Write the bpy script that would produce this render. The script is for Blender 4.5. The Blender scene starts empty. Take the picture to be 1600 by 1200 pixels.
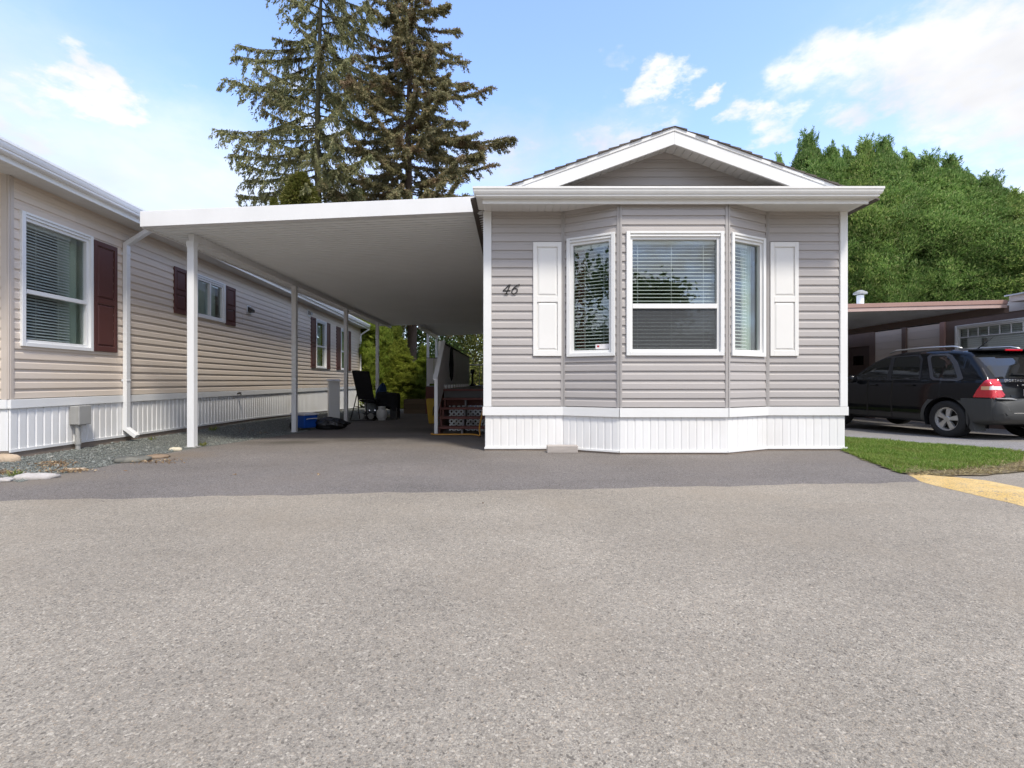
import bpy, bmesh, math, random
import numpy as np
from mathutils import Vector
R = math.radians
random.seed(7)
rng = np.random.default_rng(11)
sc = bpy.context.scene
COL = sc.collection

# ------------------------------------------------------------ camera, sky, sun, exposure
F = 740.0                      # focal length in pixels of the 1600 wide photograph
CAMZ = 0.92
cam_d = bpy.data.cameras.new('camera')
cam = bpy.data.objects.new('camera', cam_d)
COL.objects.link(cam)
cam.location = (0, 0, CAMZ)
cam.rotation_euler = (R(90), 0, 0)
cam_d.sensor_width = 36
cam_d.lens = F / 1600 * 36
cam_d.shift_y = -4 / 1600
cam_d.clip_start = 0.05
cam_d.clip_end = 2000
sc.camera = cam

SUN_EL, SUN_AZ = R(56), R(150)           # azimuth clockwise from +Y: behind the camera, a little to the right
sund = bpy.data.lights.new('sun', 'SUN')
sund.energy = 1.95
sund.angle = R(9)
sund.color = (1.0, 0.94, 0.83)
sun = bpy.data.objects.new('sun', sund)
COL.objects.link(sun)
sdir = Vector((math.sin(SUN_AZ) * math.cos(SUN_EL), math.cos(SUN_AZ) * math.cos(SUN_EL), math.sin(SUN_EL)))
sun.rotation_euler = sdir.to_track_quat('Z', 'Y').to_euler()
sun.location = (5, -20, 30)

world = bpy.data.worlds.new('World')
sc.world = world
world.use_nodes = True
def build_world():
    nt = world.node_tree
    N, L = nt.nodes, nt.links
    N.clear()
    out = N.new('ShaderNodeOutputWorld')
    bg = N.new('ShaderNodeBackground')
    bg.inputs['Strength'].default_value = 0.15
    L.new(bg.outputs[0], out.inputs[0])
    sky = N.new('ShaderNodeTexSky')
    sky.sky_type = 'NISHITA'
    sky.sun_disc = False
    sky.sun_elevation = SUN_EL
    sky.sun_rotation = SUN_AZ
    sky.air_density = 1.0
    sky.dust_density = 0.7
    sky.ozone_density = 1.6
    tc = N.new('ShaderNodeTexCoord')
    nrm = N.new('ShaderNodeVectorMath'); nrm.operation = 'NORMALIZE'
    L.new(tc.outputs['Generated'], nrm.inputs[0])
    sep = N.new('ShaderNodeSeparateXYZ')
    L.new(nrm.outputs[0], sep.inputs[0])
    def math_(op, a, b=None, clamp=False):
        n = N.new('ShaderNodeMath'); n.operation = op; n.use_clamp = clamp
        for i, v in enumerate((a, b)):
            if v is None: continue
            if isinstance(v, (int, float)): n.inputs[i].default_value = v
            else: L.new(v, n.inputs[i])
        return n.outputs[0]
    # stretched direction so that clouds flatten
    mp = N.new('ShaderNodeVectorMath'); mp.operation = 'MULTIPLY'
    mp.inputs[1].default_value = (1, 1, 1.9)
    L.new(nrm.outputs[0], mp.inputs[0])
    def noise(scale, detail, rough, dist=0.0):
        n = N.new('ShaderNodeTexNoise')
        n.inputs['Scale'].default_value = scale
        n.inputs['Detail'].default_value = detail
        n.inputs['Roughness'].default_value = rough
        n.inputs['Distortion'].default_value = dist
        L.new(mp.outputs[0], n.inputs['Vector'])
        return n.outputs['Fac']
    n1 = noise(7.0, 10, 0.60, 0.35)
    n2 = noise(19.0, 7, 0.62, 0.2)
    n3 = noise(3.0, 5, 0.55)
    wn = N.new('ShaderNodeTexNoise'); wn.inputs['Scale'].default_value = 11; wn.inputs['Detail'].default_value = 6; wn.inputs['Roughness'].default_value = .6
    L.new(mp.outputs[0], wn.inputs['Vector'])
    w1 = N.new('ShaderNodeVectorMath'); w1.operation = 'SUBTRACT'; L.new(wn.outputs['Color'], w1.inputs[0]); w1.inputs[1].default_value = (.5, .5, .5)
    w2 = N.new('ShaderNodeVectorMath'); w2.operation = 'MULTIPLY_ADD'; L.new(w1.outputs[0], w2.inputs[0]); w2.inputs[1].default_value = (.24, .24, .12); L.new(nrm.outputs[0], w2.inputs[2])
    def spot(px, py, rad, wt, flat=1.0):
        d = Vector(((px - 800) / F, 1, (596 - py) / F)).normalized()
        sub = N.new('ShaderNodeVectorMath'); sub.operation = 'SUBTRACT'
        L.new(w2.outputs[0], sub.inputs[0]); sub.inputs[1].default_value = d
        sc_ = N.new('ShaderNodeVectorMath'); sc_.operation = 'MULTIPLY'
        sc_.inputs[1].default_value = (1 / rad, 1 / rad, flat / rad)
        L.new(sub.outputs[0], sc_.inputs[0])
        ln = N.new('ShaderNodeVectorMath'); ln.operation = 'LENGTH'
        L.new(sc_.outputs[0], ln.inputs[0])
        m = N.new('ShaderNodeMapRange'); m.interpolation_type = 'SMOOTHSTEP'
        L.new(ln.outputs['Value'], m.inputs['Value'])
        m.inputs['From Min'].default_value = 1.0; m.inputs['From Max'].default_value = 0.1
        m.inputs['To Min'].default_value = 0.0; m.inputs['To Max'].default_value = wt
        return m.outputs[0]
    def total(spots, start):
        acc = start
        for s in spots:
            o = spot(*s)
            acc = math_('MAXIMUM', acc, o)
        return acc
    CUM = [(1330, 90, .15, .8, 1.9), (1450, 85, .20, 1.0, 1.8), (1570, 105, .20, .9, 1.7), (1480, 160, .15, .75, 2.4), (1290, 140, .08, .6, 2.0), (1700, 120, .25, .9, 1.5),
           (1215, 178, .095, .95, 2.2), (1345, 184, .10, .9, 2.0), (1490, 214, .09, .75, 2.4),
           (1022, 130, .075, .85, 1.9), (1100, 152, .055, .8, 2.0), (965, 95, .07, .62, 1.6), (990, 195, .08, .7, 2.0), (930, 205, .09, .7, 2.6),
           (1525, 258, .09, .7, 2.4), (1595, 300, .10, .7, 2.0),
           (160, 158, .11, 1.0, 2.8), (215, 178, .08, .95, 3.2), (115, 148, .08, .95, 2.6), (125, 104, .07, .9, 1.9), (0, 190, .08, .8, 2.2), (20, 150, .06, .55, 3.0),
           (290, 125, .035, .45, 1.6), (440, 118, .07, .75, 1.7), (785, 238, .08, .6, 1.8), (500, 200, .10, .55, 1.8)]
    VEIL = [(60, 270, .38, .95, 1.9), (250, 295, .36, .95, 1.9), (380, 330, .30, .9, 1.8), (20, 170, .18, .55, 2.4), (560, 300, .26, .7, 1.8), (-200, 220, .5, .9, 1.6), (950, 215, .16, .55, 2.0), (780, 250, .2, .6, 1.8),
            (1450, 110, .28, .25, 1.6)]
    back = N.new('ShaderNodeMapRange'); back.interpolation_type = 'SMOOTHSTEP'
    L.new(sep.outputs['Y'], back.inputs['Value'])
    back.inputs['From Min'].default_value = 0.2; back.inputs['From Max'].default_value = -0.25
    back.inputs['To Min'].default_value = 0.0; back.inputs['To Max'].default_value = 0.72
    cum = total(CUM, back.outputs[0])
    tex = math_('ADD', math_('MULTIPLY', math_('SUBTRACT', n1, 0.5), 1.7), math_('MULTIPLY', math_('SUBTRACT', n2, 0.5), 0.7))
    dens = math_('ADD', cum, math_('MULTIPLY', tex, 1.0))
    cl0 = N.new('ShaderNodeMapRange'); cl0.interpolation_type = 'SMOOTHSTEP'
    L.new(dens, cl0.inputs['Value'])
    cl0.inputs['From Min'].default_value = 0.20; cl0.inputs['From Max'].default_value = 1.05
    # no free clouds where there is no mask
    gate = N.new('ShaderNodeMapRange'); gate.interpolation_type = 'SMOOTHSTEP'
    L.new(cum, gate.inputs['Value']); gate.inputs['From Min'].default_value = 0.0; gate.inputs['From Max'].default_value = 0.28
    cl1 = math_('MULTIPLY', cl0.outputs[0], gate.outputs[0])
    veil = math_('MULTIPLY', total(VEIL, 0.0), math_('ADD', 0.72, math_('MULTIPLY', tex, 0.42)), True)
    cl_ = math_('SUBTRACT', 1.0, math_('MULTIPLY', math_('SUBTRACT', 1.0, cl1), math_('SUBTRACT', 1.0, veil)), True)
    class _O: outputs = [cl_]
    cl = _O
    # pale air towards the horizon
    hz = N.new('ShaderNodeMapRange'); hz.interpolation_type = 'SMOOTHSTEP'
    L.new(sep.outputs['Z'], hz.inputs['Value'])
    hz.inputs['From Min'].default_value = 0.44; hz.inputs['From Max'].default_value = 0.12
    hz.inputs['To Min'].default_value = 0.0; hz.inputs['To Max'].default_value = 0.50
    tint = N.new('ShaderNodeMix'); tint.data_type = 'RGBA'; tint.blend_type = 'MULTIPLY'
    tint.inputs[0].default_value = 1.0
    L.new(sky.outputs[0], tint.inputs[6]); tint.inputs[7].default_value = SKYGAIN
    mixh = N.new('ShaderNodeMix'); mixh.data_type = 'RGBA'
    L.new(hz.outputs[0], mixh.inputs[0]); L.new(tint.outputs[2], mixh.inputs[6])
    mixh.inputs[7].default_value = HAZECOL
    shade = N.new('ShaderNodeMapRange')
    L.new(n3, shade.inputs['Value'])
    shade.inputs['From Min'].default_value = 0.35; shade.inputs['From Max'].default_value = 0.65
    ccol = N.new('ShaderNodeMix'); ccol.data_type = 'RGBA'
    L.new(shade.outputs[0], ccol.inputs[0])
    ccol.inputs[6].default_value = CLOUD_A; ccol.inputs[7].default_value = CLOUD_B
    mixc = N.new('ShaderNodeMix'); mixc.data_type = 'RGBA'
    L.new(cl.outputs[0], mixc.inputs[0]); L.new(mixh.outputs[2], mixc.inputs[6]); L.new(ccol.outputs[2], mixc.inputs[7])
    L.new(mixc.outputs[2], bg.inputs['Color'])
SKYGAIN = (1.36, 1.34, 1.46, 1)
HAZECOL = (3.15, 3.35, 3.9, 1)
CLOUD_A = (2.75, 2.78, 2.92, 1)
CLOUD_B = (3.75, 3.74, 3.74, 1)
build_world()
sc.view_settings.view_transform = 'Standard'
sc.view_settings.look = 'None'
sc.view_settings.gamma = 1
sc.view_settings.exposure = 1.02
sc.view_settings.use_curve_mapping = False
sc.render.engine = 'CYCLES'
sc.cycles.max_bounces = 8
sc.cycles.diffuse_bounces = 6
sc.cycles.glossy_bounces = 3
sc.cycles.transparent_max_bounces = 12
sc.cycles.caustics_reflective = False
sc.cycles.caustics_refractive = False

# ------------------------------------------------------------ materials
class Mat:
    """small node builder on a Principled shader"""
    def __init__(s, name, color=(.5, .5, .5), rough=.6, metal=0.0, spec=.5):
        s.m = bpy.data.materials.new(name); s.m.use_nodes = True
        s.nt = s.m.node_tree; s.N = s.nt.nodes; s.L = s.nt.links
        s.b = s.N['Principled BSDF']; s.out = s.N['Material Output']
        s.b.inputs['Base Color'].default_value = (*color, 1)
        s.b.inputs['Roughness'].default_value = rough
        s.b.inputs['Metallic'].default_value = metal
        s.b.inputs['Specular IOR Level'].default_value = spec
        s.color = color
    def coord(s, kind='Object'):
        if kind == 'Position':
            return s.N.new('ShaderNodeNewGeometry').outputs['Position']
        return s.N.new('ShaderNodeTexCoord').outputs[kind]
    def scale(s, vec, v):
        n = s.N.new('ShaderNodeVectorMath'); n.operation = 'MULTIPLY'
        s.L.new(vec, n.inputs[0]); n.inputs[1].default_value = v
        return n.outputs[0]
    def noise(s, vec, scale, detail=4, rough=.55, out='Fac'):
        n = s.N.new('ShaderNodeTexNoise')
        n.inputs['Scale'].default_value = scale; n.inputs['Detail'].default_value = detail; n.inputs['Roughness'].default_value = rough
        s.L.new(vec, n.inputs['Vector']); return n.outputs[out]
    def voronoi(s, vec, scale, out='Color', feature='F1'):
        n = s.N.new('ShaderNodeTexVoronoi'); n.feature = feature
        n.inputs['Scale'].default_value = scale
        s.L.new(vec, n.inputs['Vector']); return n.outputs[out]
    def ramp(s, fac, stops, interp='LINEAR'):
        n = s.N.new('ShaderNodeValToRGB'); n.color_ramp.interpolation = interp
        e = n.color_ramp.elements
        while len(e) < len(stops): e.new(0.5)
        for el, (p, c) in zip(e, stops):
            el.position = p
            el.color = (c, c, c, 1) if isinstance(c, (int, float)) else (*c, 1)
        s.L.new(fac, n.inputs[0]); return n.outputs['Color']
    def rng(s, fac, a, b, c, d):
        n = s.N.new('ShaderNodeMapRange'); s.L.new(fac, n.inputs['Value'])
        for k, v in zip(('From Min', 'From Max', 'To Min', 'To Max'), (a, b, c, d)): n.inputs[k].default_value = v
        return n.outputs[0]
    def mix(s, fac, a, b, mode='MIX'):
        n = s.N.new('ShaderNodeMix'); n.data_type = 'RGBA'; n.blend_type = mode
        for i, v in ((0, fac), (6, a), (7, b)):
            if isinstance(v, (int, float)): n.inputs[i].default_value = v if i == 0 else (v, v, v, 1)
            elif isinstance(v, tuple): n.inputs[i].default_value = (*v, 1)
            else: s.L.new(v, n.inputs[i])
        return n.outputs[2]
    def math(s, op, a, b=0.0):
        n = s.N.new('ShaderNodeMath'); n.operation = op
        for i, v in enumerate((a, b)):
            if isinstance(v, (int, float)): n.inputs[i].default_value = v
            else: s.L.new(v, n.inputs[i])
        return n.outputs[0]
    def rand(s): return s.N.new('ShaderNodeObjectInfo').outputs['Random']
    def island(s): return s.N.new('ShaderNodeNewGeometry').outputs['Random Per Island']
    def set(s, c): s.L.new(c, s.b.inputs['Base Color']); return s
    def rough(s, v): s.L.new(v, s.b.inputs['Roughness']); return s
    def bump(s, h, strength=.3, dist=.01):
        n = s.N.new('ShaderNodeBump'); n.inputs['Strength'].default_value = strength; n.inputs['Distance'].default_value = dist
        s.L.new(h, n.inputs['Height']); s.L.new(n.outputs[0], s.b.inputs['Normal']); return s

def weathered(name, color, rough=.5, amt=.10, scale=3.0, stretch=(1, 1, 1), metal=0.0, spec=.4, fine=0.0, tint=None, rnd=.03, bump=0.0):
    """one material with soft dirt, streaks and per object tone"""
    m = Mat(name, color, rough, metal, spec)
    p = m.coord('Position')
    v = m.scale(p, stretch)
    n = m.noise(v, scale, 5, .6)
    f = m.rng(n, .25, .75, 1 - amt, 1 + amt * .5)
    if rnd:
        f = m.math('MULTIPLY', f, m.rng(m.rand(), 0, 1, 1 - rnd, 1 + rnd))
    if fine:
        f = m.math('MULTIPLY', f, m.rng(m.noise(v, scale * 22, 3, .6), .3, .7, 1 - fine, 1 + fine))
    c = m.mix(1.0, color, m.mix(0.0, f, 1.0) if False else f, 'MULTIPLY')
    if tint:
        c = m.mix(m.rng(m.noise(p, scale * .6, 3), .5, .8, 0, .5), c, tint)
    m.set(c)
    m.rough(m.rng(n, .3, .7, rough * .85, min(1, rough * 1.15)))
    if bump: m.bump(m.noise(v, scale * 14, 3), bump, .004)
    return m.m

M = {}
def vinyl(name, color, alt):
    m = Mat(name, color, .5, 0, .35)
    p = m.coord('Position')
    grain = m.noise(m.scale(p, (2.2, 2.2, 90)), 3, 4, .6)
    blot = m.noise(m.scale(p, (.9, .9, 2.2)), 1.6, 4, .55)
    c = m.mix(m.rng(blot, .35, .65, 0, 1), color, alt)
    f = m.math('MULTIPLY', m.rng(grain, .3, .7, .965, 1.03), m.rng(m.rand(), 0, 1, .972, 1.025))
    m.set(m.mix(1.0, c, f, 'MULTIPLY'))
    m.bump(grain, .12, .002)
    return m.m
M['siding_grey'] = vinyl('mauve grey vinyl', (.405, .38, .368), (.425, .396, .38))
M['siding_beige'] = vinyl('beige vinyl', (.665, .57, .472), (.675, .585, .497))
M['siding_pale'] = vinyl('pale pinkish beige vinyl', (.62, .54, .475), (.60, .53, .47))
M['channel_grey'] = weathered('grey corner channel', (.38, .36, .348), .5, .06)
M['channel_beige'] = weathered('beige corner channel', (.55, .48, .42), .5, .06)
M['white'] = weathered('white painted trim', (.77, .77, .76), .45, .05, 2.0)
M['white_skirt'] = weathered('white vinyl skirting', (.80, .795, .785), .42, .05, 1.6, (1, 1, .6), tint=(.62, .58, .52))
M['white_alu'] = weathered('white aluminium', (.78, .78, .78), .38, .06, 2.2, (1, 1, .5))
M['gutter_white'] = weathered('cream white gutter', (.75, .745, .725), .38, .07, 2.6, (1.5, .6, .8))
M['soffit'] = weathered('soffit', (.70, .69, .67), .55, .05)
M['soffit_gable'] = M['soffit']  # gable soffit reuses the plain soffit material unchanged
M['ceiling'] = weathered('ribbed metal ceiling', (.75, .77, .78), .42, .06, .8)
M['shutter_white'] = weathered('warm white shutter', (.78, .77, .745), .5, .04, 1.5)
M['shutter_wine'] = weathered('wine red shutter', (.10, .038, .033), .5, .10, 2)
M['shingle'] = weathered('brown grey shingle', (.11, .095, .085), .9, .3, 8, fine=.3, rnd=.2)
M['bare_wood'] = weathered('bare sill timber', (.26, .21, .17), .85, .3, 4, (1, 1, 6), fine=.2)
M['grey_block'] = weathered('weathered timber block', (.40, .36, .33), .9, .2, 5, (1, 6, 10), fine=.2)
M['dark_interior'] = weathered('interior wall', (.24, .23, .21), .8, .05)
M['blind'] = weathered('white blind slat', (.60, .60, .585), .5, .03)
M['red_cloth'] = weathered('dark red curtain', (.20, .04, .05), .8, .2)
M['green_cloth'] = weathered('pale green curtain', (.42, .48, .40), .8, .1)
M['black'] = weathered('black plastic', (.018, .018, .019), .45, .2)
M['black_cloth'] = weathered('black woven fabric', (.012, .012, .014), .9, .2, 6, fine=.3)
M['dark_metal'] = weathered('dark metal tube', (.06, .055, .05), .4, .2, metal=.6)
M['grey_box'] = weathered('grey electrical box', (.33, .325, .31), .5, .12, 6)
M['stair_red'] = weathered('dark red stained board', (.16, .062, .050), .7, .25, 4, (2, 2, 8), fine=.15)
M['stair_grey'] = weathered('grey riser board', (.12, .118, .115), .8, .2, 4)
M['deck_grey'] = weathered('grey deck board', (.22, .21, .205), .8, .15, 4)
M['wood_brown'] = weathered('weathered brown plank', (.16, .115, .07), .85, .3, 3, (1, 1, 9), fine=.2, rnd=.15)
M['cloth_blue'] = weathered('dark blue cloth', (.02, .05, .12), .9, .3)
M['blue_plastic'] = weathered('blue plastic', (.010, .075, .36), .4, .1)
M['pale_plastic'] = weathered('pale plastic lid', (.68, .67, .70), .45, .08)
M['yellow_plastic'] = weathered('yellow plastic', (.42, .26, .012), .5, .15)
M['hose'] = weathered('orange yellow hose', (.55, .27, .045), .5, .1)
M['tank'] = weathered('off white tank paint', (.62, .62, .60), .4, .1)
M['yellow_paint'] = None
M['trunk'] = weathered('bark', (.12, .085, .066), .95, .45, 3, (3, 3, .7), fine=.35)
M['trunk_green'] = weathered('mossy bark', (.085, .08, .045), .95, .4, 3, (3, 3, .7), fine=.35)
M['pink_trim'] = weathered('dusty pink trim', (.40, .25, .21), .55, .1)
M['brown_trim'] = weathered('brown trim board', (.175, .122, .10), .6, .15)
M['door_brown'] = weathered('dark brown door', (.085, .055, .043), .6, .2)
M['number_black'] = weathered('dark bronze numeral', (.03, .027, .025), .4, .1)
M['roof_grey'] = weathered('grey roof sheet', (.50, .51, .52), .5, .08)
def bag():
    m = Mat('black bin bag', (.012, .012, .013), .22, 0, .6)
    m.bump(m.noise(m.coord('Object'), 9, 4, .6), .9, .05)
    return m.m
M['bag'] = bag()
def glass(name, tint, fac, rough=.0):
    m = Mat(name)
    N, L = m.N, m.L
    tr = N.new('ShaderNodeBsdfTransparent'); tr.inputs[0].default_value = (*tint, 1)
    gl = N.new('ShaderNodeBsdfGlossy'); gl.inputs['Color'].default_value = (.95, .98, 1, 1); gl.inputs['Roughness'].default_value = rough
    fr = N.new('ShaderNodeLayerWeight'); fr.inputs['Blend'].default_value = .5
    sch = m.math('MULTIPLY', m.math('POWER', fr.outputs['Facing'], 4.0), .8)
    bp = N.new('ShaderNodeBump'); bp.inputs['Strength'].default_value = .03; bp.inputs['Distance'].default_value = .02
    L.new(m.noise(m.coord('Object'), 2.5, 2), bp.inputs['Height']); L.new(bp.outputs[0], gl.inputs['Normal'])
    a = m.math('ADD', sch, fac)
    mx = N.new('ShaderNodeMixShader'); L.new(a, mx.inputs[0]); L.new(tr.outputs[0], mx.inputs[1]); L.new(gl.outputs[0], mx.inputs[2])
    L.new(mx.outputs[0], m.out.inputs[0])
    return m.m
M['glass'] = glass('window glass', (.92, .955, .94), .085)
M['car_glass'] = glass('tinted car glass', (.05, .055, .05), .06)
def screen():
    m = Mat('insect screen', (.10, .105, .11), .8, 0, .1)
    N, L = m.N, m.L
    tr = N.new('ShaderNodeBsdfTransparent')
    mx = N.new('ShaderNodeMixShader'); mx.inputs[0].default_value = .62
    L.new(tr.outputs[0], mx.inputs[1]); L.new(m.b.outputs[0], mx.inputs[2]); L.new(mx.outputs[0], m.out.inputs[0])
    return m.m
M['screen'] = screen()
def carpaint(name, c, rough=.12):
    m = Mat(name, c, rough, 0, .28)
    m.b.inputs['Coat Weight'].default_value = .12
    m.b.inputs['Coat Roughness'].default_value = .04
    p = m.coord('Object')
    d = m.noise(p, 6, 5, .65)
    m.set(m.mix(m.rng(d, .5, .85, 0, .15), c, (.02, .019, .018)))
    m.rough(m.rng(d, .35, .75, rough, .16))
    return m.m
M['car_black'] = carpaint('black car paint', (.005, .0055, .007), .06)
M['cladding'] = weathered('charcoal plastic cladding', (.055, .056, .054), .55, .1, 4)
M['tyre'] = weathered('tyre rubber', (.022, .022, .022), .8, .25, 8)
M['alloy'] = weathered('silver alloy', (.55, .55, .54), .35, .08, metal=.75)
M['chrome'] = weathered('bright metal', (.75, .75, .75), .18, .03, metal=1.0)
def lamp(name, c):
    m = Mat(name, c, .12, 0, .5)
    m.b.inputs['Coat Weight'].default_value = .8
    m.bump(m.scale(m.coord('Object'), (1, 1, 1)) and m.noise(m.scale(m.coord('Object'), (1, 1, 30)), 3, 2), .15, .005)
    return m.m
M['lamp_red'] = lamp('red lamp lens', (.55, .008, .018))
M['lamp_amber'] = lamp('pale amber lens', (.75, .42, .22))
M['lamp_clear'] = lamp('clear lens', (.72, .70, .70))
M['sticker'] = weathered('white sticker', (.80, .78, .78), .5, .03)
M['sticker_red'] = weathered('red print', (.45, .03, .03), .5, .03)

# ---- ground materials
def asphalt(name, dark, mid, light, tan, blotch, big=.12, stain=None):
    m = Mat(name, mid, .9, 0, .25)
    p = m.coord('Position')
    v1 = m.voronoi(p, 225)            # ~4 mm chips
    v2 = m.voronoi(p, 480)
    f1 = m.rng(v1, 0, 1, 0, 1)
    sepn = m.N.new('ShaderNodeSeparateColor'); m.L.new(v1, sepn.inputs[0])
    sep2 = m.N.new('ShaderNodeSeparateColor'); m.L.new(v2, sep2.inputs[0])
    chips = m.ramp(sepn.outputs[0], [(0.0, dark), (.22, dark), (.30, mid), (.62, mid), (.72, light), (.90, light), (.93, tan), (1, tan)])
    fine = m.ramp(sep2.outputs[1], [(0, dark), (.35, mid), (.75, mid), (.9, light), (1, tuple(min(1, x * 1.45) for x in light))])
    c = m.mix(.45, chips, fine)
    vc = m.N.new('ShaderNodeSeparateColor'); m.L.new(m.voronoi(p, 62), vc.inputs[0])
    vd = m.N.new('ShaderNodeSeparateColor'); m.L.new(m.voronoi(p, 34), vd.inputs[0])
    c = m.mix(1.0, c, m.math('MULTIPLY', m.rng(vc.outputs[2], 0, 1, .89, 1.11), m.rng(vd.outputs[1], 0, 1, .965, 1.035)), 'MULTIPLY')
    # bright and dark single chips
    v3 = m.voronoi(p, 150)
    sep3 = m.N.new('ShaderNodeSeparateColor'); m.L.new(v3, sep3.inputs[0])
    c = m.mix(m.ramp(sep3.outputs[0], [(0, 0.0), (.958, 0.0), (.968, .42), (1, .5)]), c, tuple(min(1, x * 1.6) for x in light))
    c = m.mix(m.ramp(sep3.outputs[1], [(0, 0.0), (.945, 0.0), (.96, .65), (1, .7)]), c, tuple(x * .55 for x in dark))
    n = m.noise(p, .55, 6, .62)
    n2 = m.noise(m.scale(p, (.35, 1.0, 1)), 1.4, 5, .6)
    f = m.math('MULTIPLY', m.rng(n, .3, .7, 1 - big, 1 + big), m.rng(n2, .3, .7, 1 - big * .7, 1 + big * .7))
    c = m.mix(1.0, c, f, 'MULTIPLY')
    c = m.mix(m.rng(m.noise(p, .8, 4, .6), .48, .72, 0, .45), c, blotch, 'MIX')
    if stain:
        for (x, y, r, col, amt) in stain:
            sb = m.N.new('ShaderNodeVectorMath'); sb.operation = 'SUBTRACT'; m.L.new(p, sb.inputs[0]); sb.inputs[1].default_value = (x, y, 0)
            s2 = m.scale(sb.outputs[0], (1 / r, 1.6 / r, 0))
            ln = m.N.new('ShaderNodeVectorMath'); ln.operation = 'LENGTH'; m.L.new(s2, ln.inputs[0])
            d = m.math('ADD', ln.outputs['Value'], m.math('MULTIPLY', m.noise(p, 2.6, 5, .65), 1.1))
            c = m.mix(m.rng(d, 1.55, .7, 0, amt), c, col)
    m.set(c)
    hgt = m.math('ADD', m.math('MULTIPLY', m.voronoi(p, 170, 'Distance'), -1.0), m.math('MULTIPLY', m.voronoi(p, 420, 'Distance'), -.5))
    m.bump(hgt, .5, .004)
    return m.m
M['road'] = asphalt('worn road asphalt', (.168, .147, .120), (.276, .242, .192), (.382, .338, .27), (.37, .29, .205), (.288, .238, .175), .12)
M['driveway'] = asphalt('darker driveway asphalt', (.085, .077, .071), (.158, .142, .130), (.25, .226, .205), (.26, .21, .16), (.175, .148, .124), .12,
    [(-3.6, 7.6, .9, (.07, .062, .05), .75), (-2.7, 8.0, .7, (.075, .066, .055), .6), (-.6, 7.2, .8, (.20, .165, .13), .6), (-4.5, 4.5, .7, (.19, .16, .125), .7), (-4.2, 5.9, .6, (.2, .15, .10), .6), (-1.9, 10.5, 1.6, (.05, .046, .042), .6)])
M['concrete'] = asphalt('grey apron', (.15, .145, .14), (.24, .228, .215), (.34, .32, .30), (.32, .28, .23), (.25, .23, .21))
def earth(name, a, b, c3, sc1=6):
    m = Mat(name, a, .95, 0, .1)
    p = m.coord('Position')
    c = m.mix(m.rng(m.noise(p, sc1, 6, .65), .3, .7, 0, 1), a, b)
    c = m.mix(m.rng(m.noise(p, sc1 * 9, 4, .6), .5, .75, 0, .8), c, c3)
    m.set(c); m.bump(m.noise(p, 60, 4, .65), .7, .015)
    return m.m
M['earth'] = earth('dry earth', (.20, .15, .10), (.14, .12, .07), (.30, .22, .14))
M['lawn_soil'] = earth('soil under lawn', (.12, .14, .045), (.16, .15, .07), (.20, .165, .09), 3)
M['gravel_bed'] = earth('grey green gravel bed', (.13, .135, .125), (.19, .195, .18), (.085, .085, .08), 9)
def gravel():
    m = Mat('grey green stone chips', (.2, .21, .19), .85, 0, .3)
    c = m.ramp(m.island(), [(0, (.10, .108, .10)), (.35, (.15, .162, .148)), (.7, (.20, .212, .192)), (.95, (.25, .255, .235)), (1, (.38, .36, .32))])
    m.set(c); return m.m
M['gravel'] = gravel()
def paint_yellow():
    m = Mat('worn yellow paint', (.62, .38, .09), .85, 0, .25)
    p = m.coord('Position')
    n = m.noise(p, 70, 5, .75)
    v = m.voronoi(p, 70)
    c = m.mix(m.rng(m.noise(p, 5, 4), .35, .7, 0, 1), (.64, .43, .15), (.72, .52, .235))
    c = m.mix(m.rng(n, .51, .61, 0, .85), c, (.33, .245, .15))
    c = m.mix(m.rng(m.noise(p, 14, 7, .75), .57, .62, 0, .75), c, (.27, .235, .20))
    c = m.mix(m.rng(m.noise(p, 30, 6, .75), .56, .66, 0, .6), c, (.33, .27, .18))
    m.set(c); m.bump(m.voronoi(p, 95, 'Distance'), .8, .008)
    return m.m
M['yellow_paint'] = paint_yellow()
def leafmat(name, stops, transl=.3, nscale=.6, clump=(.75, 1.25), rough=.65, tint2=None):
    m = Mat(name, stops[0][1], rough, 0, .25)
    c = m.ramp(m.island(), stops)
    p = m.coord('Position')
    c = m.mix(1.0, c, m.rng(m.noise(p, nscale, 4, .6), .3, .7, *clump), 'MULTIPLY')
    c = m.mix(1.0, c, m.rng(m.rand(), 0, 1, .84, 1.16), 'MULTIPLY')
    c = m.mix(m.rng(m.math('FRACT', m.math('MULTIPLY', m.rand(), 7.31)), .45, 1, 0, .38), c, m.mix(1.0, c, (1.25, .95, .85), 'MULTIPLY'))
    if tint2:
        c = m.mix(m.rng(m.noise(p, nscale * 1.7, 3, .6), .52, .66, 0, .75), c, tint2)
    m.set(c)
    t = m.N.new('ShaderNodeBsdfTranslucent'); m.L.new(c, t.inputs[0])
    mx = m.N.new('ShaderNodeMixShader'); mx.inputs[0].default_value = transl
    m.L.new(m.b.outputs[0], mx.inputs[1]); m.L.new(t.outputs[0], mx.inputs[2]); m.L.new(mx.outputs[0], m.out.inputs[0])
    return m.m
M['cedar'] = leafmat('cedar hedge foliage', [(0, (.08, .165, .04)), (.4, (.215, .36, .095)), (.85, (.37, .51, .165)), (1, (.46, .50, .23))], .5, .5, (.75, 1.2))
M['arborvitae'] = leafmat('bright arborvitae foliage', [(0, (.15, .215, .03)), (.5, (.26, .335, .055)), (1, (.38, .42, .085))], .5, 1.2, (.75, 1.2))
M['bush'] = leafmat('yellow green leaves', [(0, (.09, .13, .03)), (.5, (.17, .21, .05)), (1, (.30, .30, .10))], .35, .8)
M['bush_green'] = leafmat('mid green leaves', [(0, (.05, .10, .025)), (.5, (.09, .16, .04)), (1, (.14, .21, .06))], .35, .8)
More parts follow.
